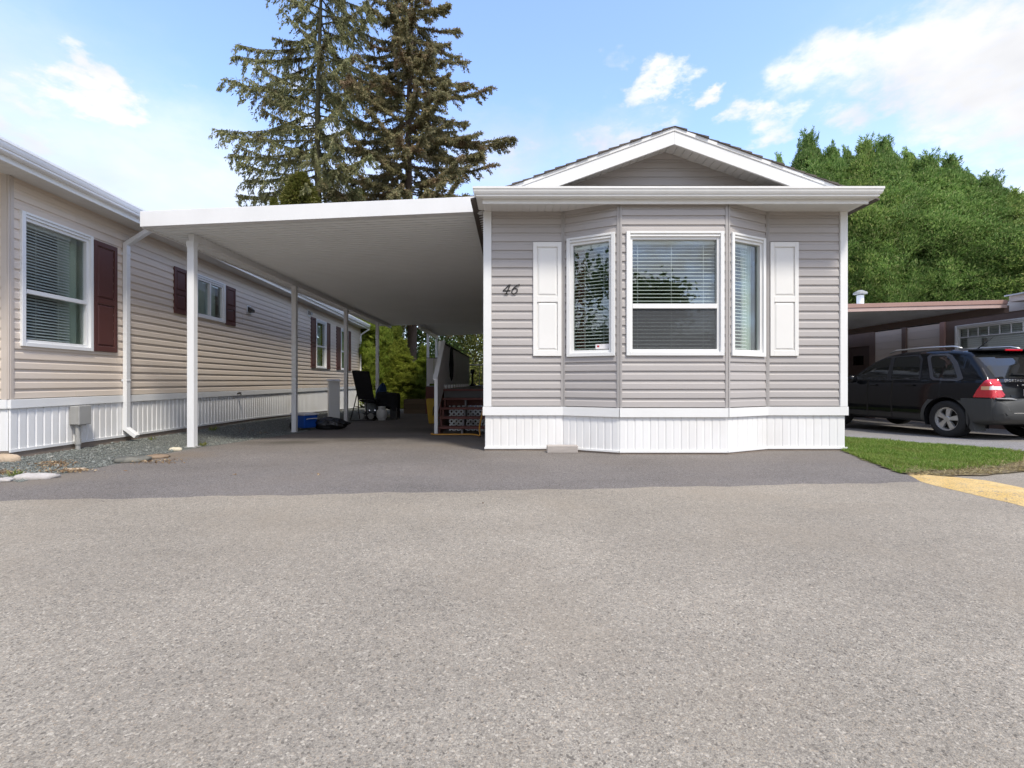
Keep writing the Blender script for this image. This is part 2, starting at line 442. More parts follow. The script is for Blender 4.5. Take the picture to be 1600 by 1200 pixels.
M['spruce'] = leafmat('dark brown green needles', [(0, (.12, .12, .06)), (.55, (.235, .22, .11)), (.9, (.33, .285, .15)), (1, (.40, .29, .17))], .38, .55, (.75, 1.2), .7, (.31, .20, .125))
M['redcedar'] = leafmat('olive drooping foliage', [(0, (.17, .185, .08)), (.55, (.30, .31, .145)), (1, (.41, .38, .21))], .45, .5, (.75, 1.25), .7, (.10, .07, .035))
M['lowcedar'] = leafmat('olive green foliage', [(0, (.10, .125, .025)), (.6, (.18, .21, .05)), (1, (.28, .27, .09))], .4, .6)
def grassmat():
    m = Mat('lawn blades', (.1, .2, .03), .6, 0, .3)
    c = m.ramp(m.island(), [(0, (.10, .185, .024)), (.5, (.17, .275, .038)), (.88, (.26, .355, .066)), (1, (.44, .40, .16))])
    p = m.coord('Position')
    c = m.mix(m.rng(m.noise(p, 2.2, 4, .6), .48, .68, 0, .55), c, (.27, .29, .075))
    m.set(c)
    t = m.N.new('ShaderNodeBsdfTranslucent'); m.L.new(c, t.inputs[0])
    mx = m.N.new('ShaderNodeMixShader'); mx.inputs[0].default_value = .35
    m.L.new(m.b.outputs[0], mx.inputs[1]); m.L.new(t.outputs[0], mx.inputs[2]); m.L.new(mx.outputs[0], m.out.inputs[0])
    return m.m
M['grass'] = grassmat()
M['dry_leaf'] = leafmat('dry brown leaves', [(0, (.17, .10, .055)), (.6, (.30, .20, .11)), (1, (.48, .38, .24))], .2)
M['dry_grass'] = leafmat('dry straw grass', [(0, (.22, .17, .08)), (.6, (.36, .29, .14)), (1, (.52, .44, .24))], .25)
def stone(name, a, b):
    m = Mat(name, a, .85, 0, .3); p = m.coord('Object')
    m.set(m.mix(m.rng(m.noise(p, 7, 6, .65), .35, .65, 0, 1), a, b)); m.bump(m.noise(p, 30, 5, .65), .6, .02); return m.m
M['stone_pale'] = stone('pale stone', (.52, .49, .46), (.40, .37, .35))
M['stone_dark'] = stone('dark grey stone', (.085, .09, .085), (.20, .19, .16))
M['stone_cream'] = stone('cream stone', (.62, .57, .44), (.52, .46, .34))
M['stone_brown'] = stone('brown dusty stone', (.20, .135, .085), (.27, .20, .14))
M['stone_tan'] = stone('tan stone', (.42, .32, .22), (.50, .40, .30))

# ------------------------------------------------------------ mesh helpers
ORG = {}
class Frame:
    """wall frame: u along the wall, d outwards, z up"""
    def __init__(s, o, u, n):
        s.o = Vector(o); s.u = Vector(u).normalized(); s.n = Vector(n).normalized()
    def __call__(s, p):
        return s.o + s.u * p[0] + s.n * p[1] + Vector((0, 0, p[2]))
class MB:
    def __init__(s, T=None): s.v = []; s.f = []; s.T = T
    def add(s, pts, faces):
        b = len(s.v)
        s.v += [s.T(p) if s.T else Vector(p) for p in pts]
        s.f += [tuple(b + i for i in f) for f in faces]
        return s
    def box(s, a, b):
        (x0, y0, z0), (x1, y1, z1) = a, b
        return s.add([(x0, y0, z0), (x1, y0, z0), (x1, y1, z0), (x0, y1, z0), (x0, y0, z1), (x1, y0, z1), (x1, y1, z1), (x0, y1, z1)],
                     [(0, 3, 2, 1), (4, 5, 6, 7), (0, 1, 5, 4), (1, 2, 6, 5), (2, 3, 7, 6), (3, 0, 4, 7)])
    def extr(s, pts, vec):
        n = len(pts); vec = Vector(vec); pts = [Vector(p) for p in pts]
        return s.add(pts + [p + vec for p in pts], [tuple(range(n))[::-1], tuple(range(n, 2 * n))] + [(i, (i + 1) % n, n + (i + 1) % n, n + i) for i in range(n)])
    def quad(s, a, b, c, d): return s.add([a, b, c, d], [(0, 1, 2, 3)])
    def bar(s, p, q, w, h, up=(0, 0, 1)):
        """rectangular bar from p to q, w wide and h high"""
        p, q = Vector(p), Vector(q); d = (q - p).normalized(); up = Vector(up)
        sd = d.cross(up)
        if sd.length < 1e-4: sd = Vector((1, 0, 0))
        sd.normalize(); u2 = sd.cross(d).normalized()
        c = [sd * (w / 2) * a + u2 * (h / 2) * b for a, b in ((-1, -1), (1, -1), (1, 1), (-1, 1))]
        return s.extr([p + k for k in c], q - p)
    def tube(s, pts, r, n=8, cap=True):
        pts = [Vector(p) for p in pts]; rings = []
        rr = r if isinstance(r, (list, tuple)) else [r] * len(pts)
        ref = None
        for i, p in enumerate(pts):
            d = (pts[min(i + 1, len(pts) - 1)] - pts[max(i - 1, 0)]).normalized()
            if ref is None:
                ref = Vector((0, 0, 1)) if abs(d.z) < .9 else Vector((1, 0, 0))
            sd = d.cross(ref).normalized(); u2 = sd.cross(d).normalized(); ref = u2
            rings.append([p + (sd * math.cos(2 * math.pi * k / n) + u2 * math.sin(2 * math.pi * k / n)) * rr[i] for k in range(n)])
        v = [q for rg in rings for q in rg]; f = []
        for i in range(len(pts) - 1):
            for k in range(n):
                f.append((i * n + k, i * n + (k + 1) % n, (i + 1) * n + (k + 1) % n, (i + 1) * n + k))
        if cap: f += [tuple(range(n))[::-1], tuple(range((len(pts) - 1) * n, len(pts) * n))]
        return s.add(v, f)
    def lathe(s, prof, c, n=16, axis='z'):
        """prof: (radius, height) pairs round an axis through c"""
        c = Vector(c); v = []; f = []
        for r, h in prof:
            for k in range(n):
                a = 2 * math.pi * k / n
                if axis == 'z': v.append(c + Vector((r * math.cos(a), r * math.sin(a), h)))
                elif axis == 'x': v.append(c + Vector((h, r * math.cos(a), r * math.sin(a))))
                else: v.append(c + Vector((r * math.cos(a), h, r * math.sin(a))))
        m = len(prof)
        for i in range(m - 1):
            for k in range(n):
                f.append((i * n + k, i * n + (k + 1) % n, (i + 1) * n + (k + 1) % n, (i + 1) * n + k))
        f += [tuple(range(n))[::-1], tuple(range((m - 1) * n, m * n))]
        return s.add(v, f)
    def build(s, name, mat, parent=None, smooth=False, bevel=0.0, seg=1):
        off = Vector((0, 0, 0)); q = parent
        while q is not None: off += q.location; q = q.parent
        me = bpy.data.meshes.new(name)
        me.from_pydata([p - off for p in s.v], [], s.f)
        bm = bmesh.new(); bm.from_mesh(me)
        bmesh.ops.recalc_face_normals(bm, faces=bm.faces)
        bm.to_mesh(me); bm.free()
        me.materials.append(M[mat] if isinstance(mat, str) else mat)
        if smooth: me.shade_smooth()
        o = bpy.data.objects.new(name, me); COL.objects.link(o)
        if parent is not None: o.parent = parent
        if bevel:
            b = o.modifiers.new('edge', 'BEVEL'); b.width = bevel; b.segments = seg; b.limit_method = 'ANGLE'; b.angle_limit = R(40)
        return o
def tag(o, label=None, cat=None, group=None, kind=None):
    for k, v in (('label', label), ('category', cat), ('group', group), ('kind', kind)):
        if v: o[k] = v
    return o
def thing(name, loc, label, cat, group=None):
    o = bpy.data.objects.new(name, None); COL.objects.link(o)
    o.location = loc; o.empty_display_size = .2
    return tag(o, label, cat, group)
def copy_tree(o, loc, label=None, group=None, rot=None, scale=None):
    c = o.copy(); COL.objects.link(c); c.location = loc
    if rot is not None: c.rotation_euler = (0, 0, rot)
    if scale is not None: c.scale = scale
    if label: c['label'] = label
    if group: c['group'] = group
    for ch in list(o.children):
        d = ch.copy(); COL.objects.link(d); d.parent = c
        for g in ch.children:
            e = g.copy(); COL.objects.link(e); e.parent = d
    return c
def np_mesh(name, V, Fq, mat, parent=None, smooth=False):
    me = bpy.data.meshes.new(name)
    V = np.asarray(V, np.float32); Fq = np.asarray(Fq, np.int32)
    k = Fq.shape[1]
    me.vertices.add(len(V)); me.vertices.foreach_set('co', V.ravel())
    me.loops.add(Fq.size); me.loops.foreach_set('vertex_index', Fq.ravel())
    me.polygons.add(len(Fq)); me.polygons.foreach_set('loop_start', np.arange(0, Fq.size, k, dtype=np.int32))
    me.update(calc_edges=True)
    me.materials.append(M[mat] if isinstance(mat, str) else mat)
    if smooth: me.shade_smooth()
    o = bpy.data.objects.new(name, me); COL.objects.link(o)
    if parent is not None: o.parent = parent
    return o
def leaves(P, D, L, W, flat=None):
    D = D / (np.linalg.norm(D, axis=1)[:, None] + 1e-9)
    r = rng.normal(0, 1, P.shape) if flat is None else flat + rng.normal(0, .35, P.shape)
    S = np.cross(D, r); S /= np.linalg.norm(S, axis=1)[:, None] + 1e-9
    L = np.asarray(L)[:, None]; W = np.asarray(W)[:, None]
    a = P; b = P + D * L * .45 + S * W; c = P + D * L; d = P + D * L * .45 - S * W
    V = np.stack([a, b, c, d], 1).reshape(-1, 3); n = len(P)
    return V, np.arange(4 * n).reshape(n, 4)
def smoothstep(t):
    t = np.clip(t, 0, 1); return t * t * (3 - 2 * t)
def vnoise(x, y, s=1.0, seed=0):
    return (np.sin(x * 3.1 * s + 1.3 + seed) * np.cos(y * 2.7 * s - .7 + seed * 2) + .5 * np.sin(x * 7.3 * s + y * 5.9 * s + seed * 3) + .3 * np.sin(x * 15.1 * s - y * 13.3 * s + seed)) / 1.8

# ------------------------------------------------------------ ground
WX0, WK = -5.34, -0.0649           # side wall of the beige house: x = WX0 + WK * y
def zg(x, y):
    x = np.asarray(x, float); y = np.asarray(y, float)
    base = np.interp(y, [-100, 6.3, 10, 13, 18, 30, 400], [0, 0, -.15, -.2, -.26, -.3, -.3])
    dist = x - (WX0 + WK * y)
    t = smoothstep((1.15 - dist) / .95) * smoothstep((y - 4.0) / .6)
    tb = np.interp(y, [4, 5.2, 11, 16, 21, 30], [.0, .045, -.005, -.115, -.24, -.3])
    z = base * (1 - t) + tb * t
    return z
def sheet(name, S, T, fx, fy, mat, lift, edge=None):
    """grid patch over parameters S, T mapped to the ground by fx, fy"""
    s, t = np.meshgrid(S, T)
    x, y = fx(s, t), fy(s, t)
    z = zg(x, y) + (lift(s, t) if callable(lift) else lift)
    V = np.stack([x, y, z], -1).reshape(-1, 3)
    a, b = len(T), len(S)
    i = np.arange(a * b).reshape(a, b)
    Fq = np.stack([i[:-1, :-1], i[:-1, 1:], i[1:, 1:], i[1:, :-1]], -1).reshape(-1, 4)
    o = np_mesh(name, V, Fq, mat, None, True)
    o['kind'] = 'structure'
    return o
yedge = lambda x: 4.03 + .09 * x + .018 * np.sin(x * 5.1) + .012 * np.sin(x * 13.7 + 1)
# one ground sheet to the horizon, finer near the houses
gx = np.concatenate([[-900, -300, -100, -50, -30, -20], np.arange(-15, 18, .25), [20, 30, 50, 100, 300, 900]])
gy = np.concatenate([[-600, -200, -60, -25, -12], np.arange(-8, 30, .25), [32, 40, 60, 120, 300, 900]])
sheet('ground', gx, gy, lambda s, t: s, lambda s, t: t, 'earth', -.03)
sheet('road', np.concatenate([[-80, -40], np.arange(-20, 20.1, .25), [40, 80]]), np.linspace(0, 1, 60), lambda s, t: s,
      lambda s, t: -3.4 + t * (yedge(np.clip(s, -12, 9)) + .35 + 3.4), 'road', -.010)
def drive_x(s, t):
    y = drive_y(s, t)
    xl = -4.42 + .05 * vnoise(y, y * .3, .9) - .25 * smoothstep((5.0 - y) / 1.0)
    xr = np.where(y < 6.4, 3.9 + (y - 4.5) * .30 + .03 * vnoise(y, y, 1.7), 4.46)
    return xl + (xr - xl) * s
def drive_y(s, t):
    x0 = -4.5 + 8.5 * s
    y0 = yedge(x0)
    return y0 + (24 - y0) * t ** 1.7
sheet('driveway', np.linspace(0, 1, 160), np.linspace(0, 1, 130), drive_x, drive_y, 'driveway', lambda s, t: -.0096 + .0056 * smoothstep(t / .06))
sheet('driveway_apron', np.linspace(-14, -4.55, 80), np.linspace(0, 1, 8), lambda s, t: s,
      lambda s, t: yedge(s) + t * (.72 + .05 * vnoise(s, s * .4, 1.3) + .10 * smoothstep((s + 6) / 1.5)), 'driveway', lambda s, t: -.0097 + .0047 * smoothstep(t / .25))
sheet('neighbour_driveway', np.linspace(5.2, 30, 100), np.linspace(4.55, 19, 80), lambda s, t: s, lambda s, t: t, 'concrete', -.016)
sheet('neighbour_apron', np.linspace(4.2, 12, 40), np.linspace(4.25, 5.4, 10), lambda s, t: s, lambda s, t: t, 'concrete', -.012)
sheet('dirt_edge', np.linspace(0, 1, 60), np.linspace(0, 1, 10), lambda s, t: 3.95 + 2.75 * s, lambda s, t: 4.70 + .30 * s + .62 * s ** 2 - .16 * s * (1 - s) - .10 + .05 * vnoise(s * 3, s, 1.5) + t * (.42 + .5 * s), 'earth', .0005)
# gravel strip along the beige house
sheet('gravel_strip', np.linspace(0, 1, 30), np.linspace(4.62, 24, 100), lambda s, t: (WX0 + WK * t) - .1 + s * (-4.33 - (WX0 + WK * t) + .1), lambda s, t: t, 'gravel_bed', -.008)
sheet('gravel_corner', np.linspace(-14, -5.5, 40), np.linspace(4.1, 5.6, 10), lambda s, t: s, lambda s, t: t, 'gravel_bed', -.011)
def gravel_stones():
    n = 46000
    y = 4.35 + 15 * rng.random(n) ** 2.0
    w = WX0 + WK * y
    x = w - .05 + (-4.38 - w) * rng.random(n)
    left = rng.random(n) < .06
    x = np.where(left, -9 + 3.5 * rng.random(n), x); y = np.where(left, 4.6 + .8 * rng.random(n), y)
    keep = (y > yedge(x) + .70 + .12 * vnoise(x, y, 2.0)) & ((x < -4.52 + .10 * vnoise(x, y, 2.3)) | (y > 7))
    x, y = x[keep], y[keep]; n = len(x)
    r = .0045 + .0075 * rng.random(n) ** 2 + .016 * (rng.random(n) < .008)
    base = np.array([[1, 0, 0], [0, 1, 0], [-1, 0, 0], [0, -1, 0], [0, 0, 1], [0, 0, -1]], float)
    V = base[None] * (.7 + .6 * rng.random((n, 6, 1))) * np.stack([np.ones(n), .6 + .5 * rng.random(n), .5 + .4 * rng.random(n)], -1)[:, None]
    a = rng.random(n) * 6.28; b = rng.normal(0, .5, n)
    ca, sa, cb, sb = np.cos(a), np.sin(a), np.cos(b), np.sin(b)
    X = V[..., 0] * cb[:, None] - V[..., 2] * sb[:, None]; Z = V[..., 0] * sb[:, None] + V[..., 2] * cb[:, None]
    Vn = np.stack([X * ca[:, None] - V[..., 1] * sa[:, None], X * sa[:, None] + V[..., 1] * ca[:, None], Z], -1) * r[:, None, None]
    Vn += np.stack([x, y, zg(x, y) + r * .25 - .004], -1)[:, None]
    f = np.array([[0, 1, 4], [1, 2, 4], [2, 3, 4], [3, 0, 4], [1, 0, 5], [2, 1, 5], [3, 2, 5], [0, 3, 5]])
    Fq = (f[None] + 6 * np.arange(n)[:, None, None]).reshape(-1, 3)
    o = np_mesh('gravel', Vn.reshape(-1, 3), Fq, 'gravel')
    tag(o, 'grey green stone chips strewn along the beige house skirting', 'gravel', kind='stuff')
gravel_stones()
LAWN = [(3.86, 4.70), (4.35, 4.88), (4.75, 4.92), (5.25, 5.12), (5.84, 5.42), (6.57, 6.08), (6.3, 7.2), (5.95, 8.3), (5.6, 14), (4.42, 14), (4.42, 6.42), (4.15, 5.6)]
def in_poly(x, y, P):
    c = np.zeros(x.shape, bool); j = len(P) - 1
    for i in range(len(P)):
        (xi, yi), (xj, yj) = P[i], P[j]
        c ^= ((yi > y) != (yj > y)) & (x < (xj - xi) * (y - yi) / (yj - yi + 1e-12) + xi)
        j = i
    return c
def lawn():
    xs = np.arange(3.7, 6.8, .05); ys = np.arange(4.5, 14.1, .05)
    X, Y = np.meshgrid(xs, ys)
    i = np.arange(X.size).reshape(X.shape)
    cx, cy = X[:-1, :-1] + .025, Y[:-1, :-1] + .025
    ins = in_poly(cx + .03 * vnoise(cx, cy, 3), cy + .04 * vnoise(cy, cx, 3), LAWN)
    Z = zg(X, Y) + .006 + .012 * vnoise(X, Y, 1.5)
    Fq = np.stack([i[:-1, :-1], i[:-1, 1:], i[1:, 1:], i[1:, :-1]], -1)[ins]
    used = np.unique(Fq); remap = np.zeros(X.size, int); remap[used] = np.arange(len(used))
    o = np_mesh('lawn', np.stack([X, Y, Z], -1).reshape(-1, 3)[used], remap[Fq], 'lawn_soil', None, True)
    o['kind'] = 'structure'
    n = 190000
    x = 3.8 + 2.9 * rng.random(n); y = 4.6 + 9 * rng.random(n) ** 1.5
    k = in_poly(x, y, LAWN)
    # thin along the near edge where the soil is bare
    edge = np.clip((y - (4.66 + .30 * np.clip(x - 3.9, 0, 3) + .16 * vnoise(x, y, 2.2))) / .42, .04, 1)
    k &= rng.random(n) < edge
    x, y = x[k], y[k]; n = len(x)
    z = zg(x, y) + .004
    h = (.028 + .035 * rng.random(n)) * (.75 + .4 * vnoise(x, y, 2.0, 3))
    h = np.clip(h, .015, .09)
    a = rng.random(n) * 6.28; w = .0022 + .0022 * rng.random(n)
    lean = rng.normal(0, .45, (n, 2)) * h[:, None]
    p = np.stack([x, y, z], -1); s = np.stack([np.cos(a) * w, np.sin(a) * w, np.zeros(n)], -1)
    tip = p + np.concatenate([lean, h[:, None]], -1)
    mid = p + np.concatenate([lean * .35, .55 * h[:, None]], -1)
    V = np.stack([p - s, p + s, mid + s * .7, tip, mid - s * .7], 1).reshape(-1, 3)
    b = 5 * np.arange(n)[:, None]
    Fq = b + np.array([[0, 1, 2, 3]]); F2 = b + np.array([[0, 2, 3, 4]])
    Fq = b + np.array([[0, 1, 2, 4]])
    T3 = np.concatenate([b + np.array([[0, 1, 2]]), b + np.array([[0, 2, 4]]), b + np.array([[4, 2, 3]])])
    o = np_mesh('grass', V, T3, 'grass')
    tag(o, 'short green lawn grass growing between driveway and parked black car', 'grass', kind='stuff')
lawn()
def dry_grass():
    n = 9000; s = rng.random(n); x = 3.95 + 2.75 * s; t = rng.random(n) ** 1.3
    y = 4.70 + .30 * s + .62 * s ** 2 - .16 * s * (1 - s) - .10 + t * (.42 + .5 * s)
    patch = vnoise(x * 1.3, y * 1.3, 2.4, 5); k = rng.random(n) < np.clip(.45 + .6 * patch, .05, 1); x, y = x[k], y[k]; n = len(x)
    P = np.stack([x, y, zg(x, y) + .004], -1); D = rng.normal(0, 1, (n, 3)); D[:, 2] = np.abs(D[:, 2]) * .35
    V, Fq = leaves(P, D, .03 + .035 * rng.random(n), .002 + .0015 * rng.random(n))
    o = np_mesh('dry_grass', V, Fq, 'dry_grass'); tag(o, 'dry straw coloured grass on bare soil along the near lawn edge', 'dry grass', kind='stuff')
dry_grass()
def speed_bump():
    m = MB(); ys = np.linspace(4.72, -3.3, 60)
    rows = []
    for y in ys:
        e = smoothstep((4.74 - y) / .45) if y > 4.2 else 1.0
        xc = 4.12 + .015 * math.sin(y * 4); hw = .33 * (.30 + .70 * float(e)) + .012 * math.sin(y * 17)
        hh = .045 * (.25 + .75 * float(e))
        if y > 4.2: xc -= .12 * (1 - float(e))
        rows.append([(xc + hw * t + .006 * math.sin(y * 31 + t * 9), y, -.010 + hh * (1 - t * t) ** .8 + (.0015 if abs(t) > .99 else 0)) for t in np.linspace(-1, 1, 13)])
    v = [p for r_ in rows for p in r_]; n = 13
    f = [(i * n + k, i * n + k + 1, (i + 1) * n + k + 1, (i + 1) * n + k) for i in range(len(ys) - 1) for k in range(n - 1)]
    f.append(tuple(range(n)))
    m.add(v, f)
    o = m.build('speed_bump', 'yellow_paint', smooth=True)
    tag(o, 'low speed bump painted worn yellow across the road by the lawn', 'speed bump')
speed_bump()

# ------------------------------------------------------------ wall building blocks
EXPO = .1153
PROF = [(0.0, .0145), (.05, .0155), (.60, .0115), (.70, .0035), (1.0, .0025)]
def prof_d(t):
    for (a, da), (b, db) in zip(PROF, PROF[1:]):
        if a <= t <= b: return da + (db - da) * (t - a) / (b - a)
    return PROF[-1][1]
def plank(fr, ua, ub, z0, z1, zc, parent, mat, ua1=None, ub1=None, expo=EXPO):
    """one siding plank; ua1, ub1 give slanted ends at the top edge"""
    ua1 = ua if ua1 is None else ua1; ub1 = ub if ub1 is None else ub1
    t0, t1 = (z0 - zc) / expo, (z1 - zc) / expo
    ts = [t0] + [t for t, _ in PROF if t0 < t < t1] + [t1]
    n = len(ts); va = []; vb = []
    for t in ts:
        q = 0 if t1 == t0 else (t - t0) / (t1 - t0)
        z = zc + t * expo
        va.append((ua + (ua1 - ua) * q, prof_d(t), z)); vb.append((ub + (ub1 - ub) * q, prof_d(t), z))
    va += [(ua1, -.004, z1), (ua, -.004, z0)]; vb += [(ub1, -.004, z1), (ub, -.004, z0)]
    m = MB(fr); k = n + 2
    m.add(va + vb, [tuple(range(k))[::-1], tuple(range(k, 2 * k))] + [(i, (i + 1) % k, k + (i + 1) % k, k + i) for i in range(k)])
    return m.build('siding_plank', mat, parent)
def courses(fr, u0, u1, z0, ztop, parent, mat, openings=(), expo=EXPO):
    z = z0; row = 0
    while z < ztop - .004:
        zt = min(z + expo, ztop)
        cuts = sorted({u0, u1, *[min(max(a, u0), u1) for o in openings for a in o[:2] if o[2] < zt and o[3] > z]})
        runs = []
        for a, b in zip(cuts, cuts[1:]):
            if b - a < 1e-4: continue
            lo, hi = z, zt; c = (a + b) / 2
            for (oa, ob, oz0, oz1) in openings:
                if oa < c < ob and oz0 < hi and oz1 > lo:
                    if oz0 <= lo and oz1 >= hi: lo = hi
                    elif oz0 > lo: hi = oz0
                    else: lo = oz1
            if hi - lo < .003: continue
            if runs and runs[-1][1] == a and runs[-1][2:] == (lo, hi): runs[-1] = (runs[-1][0], b, lo, hi)
            else: runs.append((a, b, lo, hi))
        row += 1
        for a, b, lo, hi in runs:
            # long walls: panels lap at staggered joints, two courses to a panel
            js = [x for x in ((k * 3.66 + [0.9, 2.5, 1.6, 3.1, .4][(row // 2) % 5]) for k in range(6)) if a + .25 < x < b - .25] if b - a > 5 else []
            for i, (p, q) in enumerate(zip([a] + js, js + [b])):
                o = plank(fr, p - (.025 if i else 0), q, lo, hi, z, parent, mat, expo=expo)
                if i % 2: o.location += fr.n * .0016
        z += expo
def ring(m, u0, u1, z0, z1, w, d0, d1, top=None, bot=None):
    """rectangular frame of four butted boards"""
    top = w if top is None else top; bot = w if bot is None else bot
    m.box((u0, d0, z0), (u0 + w, d1, z1)); m.box((u1 - w, d0, z0), (u1, d1, z1))
    m.box((u0 + w, d0, z1 - top), (u1 - w, d1, z1)); m.box((u0 + w, d0, z0), (u1 - w, d1, z0 + bot))
def window(fr, parent, u0, u1, z0, z1, split=None, slider=False, blind=(0, 1), pitch=.046, curtain=None, screen_low=False, mid=.05, grid=None, tilt=.016, cords=(.12, .5, .88)):
    m = MB(fr)
    ring(m, u0, u1, z0, z1, .048, -.03, .038, top=.028)
    # stepped head moulding under the top board
    m.box((u0 + .048, -.03, z1 - .044), (u1 - .048, .020, z1 - .028))
    m.box((u0 + .048, -.03, z1 - .064), (u1 - .048, .030, z1 - .044))
    a0, a1, b0, b1 = u0 + .048, u1 - .048, z0 + .048, z1 - .064
    w = m.build('window', 'white', parent, bevel=.003)
    m = MB(fr)
    ring(m, a0, a1, b0, b1, .034, -.045, .008)
    if split: m.box((a0 + .034, -.045, split - mid / 2), (a1 - .034, .012, split + mid / 2))
    if slider: m.box(((a0 + a1) / 2 - .02, -.045, b0 + .034), ((a0 + a1) / 2 + .02, .012, b1 - .034))
    if grid:
        zr, n = grid
        for k in range(1, n): 
            uu = a0 + (a1 - a0) * k / n
            m.box((uu - .010, -.020, zr), (uu + .010, -.004, b1 - .034))
        m.box((a0 + .034, -.020, zr - .012), (a1 - .034, -.003, zr + .012))
    m.build('sash', 'white', w, bevel=.002)
    g0, g1, h0, h1 = a0 + .030, a1 - .030, b0 + .030, b1 - .030
    pcs = [(h0, split, ), (split, h1)] if split else [(h0, h1)]
    for (p0, p1) in [(p[0], p[1]) for p in pcs]:
        MB(fr).box((g0, -.034, p0), (g1, -.028, p1)).build('pane', 'glass', w)
    if screen_low and split:
        m = MB(fr); m.quad((g0 + .01, -.006, h0), (g1 - .01, -.006, h0), (g1 - .01, -.006, split - mid / 2), (g0 + .01, -.006, split - mid / 2))
        m.build('insect_screen', 'screen', w)
    if blind:
        m = MB(fr); ba, bb = g0 + (g1 - g0) * blind[0], g0 + (g1 - g0) * blind[1]
        z = h0 + .02; dd = pitch * .5
        while z < h1 - .05:
            m.extr([(ba, -.085 - dd, z + tilt), (ba, -.085 - dd, z + tilt + .0026), (ba, -.085, z + tilt * .62 + .0052), (ba, -.085 + dd, z + .0026), (ba, -.085 + dd, z), (ba, -.085, z + tilt * .62 + .0026)], fr.u * 0 + Vector((bb - ba, 0, 0)))
            z += pitch
        m.box((ba, -.115, h1 - .045), (bb, -.06, h1 + .01))
        m.box((ba, -.10, h0 - .005), (bb, -.07, h0 + .012))
        for c in cords:
            uc = ba + (bb - ba) * c
            m.box((uc - .0025, -.085 + dd, h0), (uc + .0025, -.085 + dd + .002, h1 - .04))
        m.build('blind', 'blind', w)
    if curtain:
        ca, cb, mt = curtain
        ca, cb = g0 + (g1 - g0) * ca, g0 + (g1 - g0) * cb
        m = MB(fr); n = 22; v = []
        for k in range(n + 1):
            uu = ca + (cb - ca) * k / n
            dd2 = -.145 + .016 * math.sin(k * 1.25)
            v += [(uu, dd2, h0 - .1), (uu, dd2, h1 + .1)]
        m.add(v, [(2 * k, 2 * k + 2, 2 * k + 3, 2 * k + 1) for k in range(n)])
        m.build('curtain', mt, w, smooth=True)
    return w
def shutter(fr, parent, u0, u1, z0, z1, mat, split=.5):
    m = MB(fr); d = .034; st = .052; sm = z0 + (z1 - z0) * split
    m.box((u0, .004, z0), (u0 + st, d, z1)); m.box((u1 - st, .004, z0), (u1, d, z1))
    m.box((u0 + st, .004, z0), (u1 - st, d, z0 + .075)); m.box((u0 + st, .004, z1 - .065), (u1 - st, d, z1))
    m.box((u0 + st, .004, sm - .04), (u1 - st, d, sm + .04))
    for a, b in ((z0 + .075, sm - .04), (sm + .04, z1 - .065)):
        p0, p1 = u0 + st, u1 - st; r = .030
        m.box((p0, .004, a), (p1, .016, b))
        m.add([(p0 + .006, .016, a + .006), (p1 - .006, .016, a + .006), (p1 - .006, .016, b - .006), (p0 + .006, .016, b - .006),
               (p0 + r, .029, a + r), (p1 - r, .029, a + r), (p1 - r, .029, b - r), (p0 + r, .029, b - r)],
              [(0, 1, 5, 4), (1, 2, 6, 5), (2, 3, 7, 6), (3, 0, 4, 7), (4, 5, 6, 7)])
    return m.build('shutter', mat, parent, bevel=.003)
def skirt_panel(fr, parent, u0, u1, z0f, z1, mat, ribs=2, depth=.010):
    """ribbed vinyl skirting panel; z0f gives the bottom height"""
    m = MB(fr); n = ribs; us = []
    w = (u1 - u0) / n
    for k in range(n):
        a = u0 + k * w
        us += [(a + .0005, .000), (a + .010, depth), (a + w * .80, depth), (a + w * .80 + .008, .001), (a + w - .006, .001)]
    us.append((u1 - .0005, 0))
    v = []
    for u, d in us: v += [(u, d, z0f(u)), (u, d, z1)]
    m.add(v, [(2 * k, 2 * k + 2, 2 * k + 3, 2 * k + 1) for k in range(len(us) - 1)])
    o = m.build('skirting_panel', mat, parent)
    return o
GPROF = [(0.0, .118), (0.0, 0.0), (.062, 0.0), (.076, .012), (.076, .030), (.088, .036), (.100, .060), (.106, .086), (.112, .092), (.112, .118), (.100, .118), (.100, .106), (.012, .106), (.012, .118)]
def gutter_run(m, prof, P, Q):
    """profile swept from P(d, z) to Q(d, z)"""
    n = len(prof)
    m.add([P(d, z) for d, z in prof] + [Q(d, z) for d, z in prof],
          [(i, (i + 1) % n, n + (i + 1) % n, n + i) for i in range(n)] + [tuple(range(n))[::-1], tuple(range(n, 2 * n))])

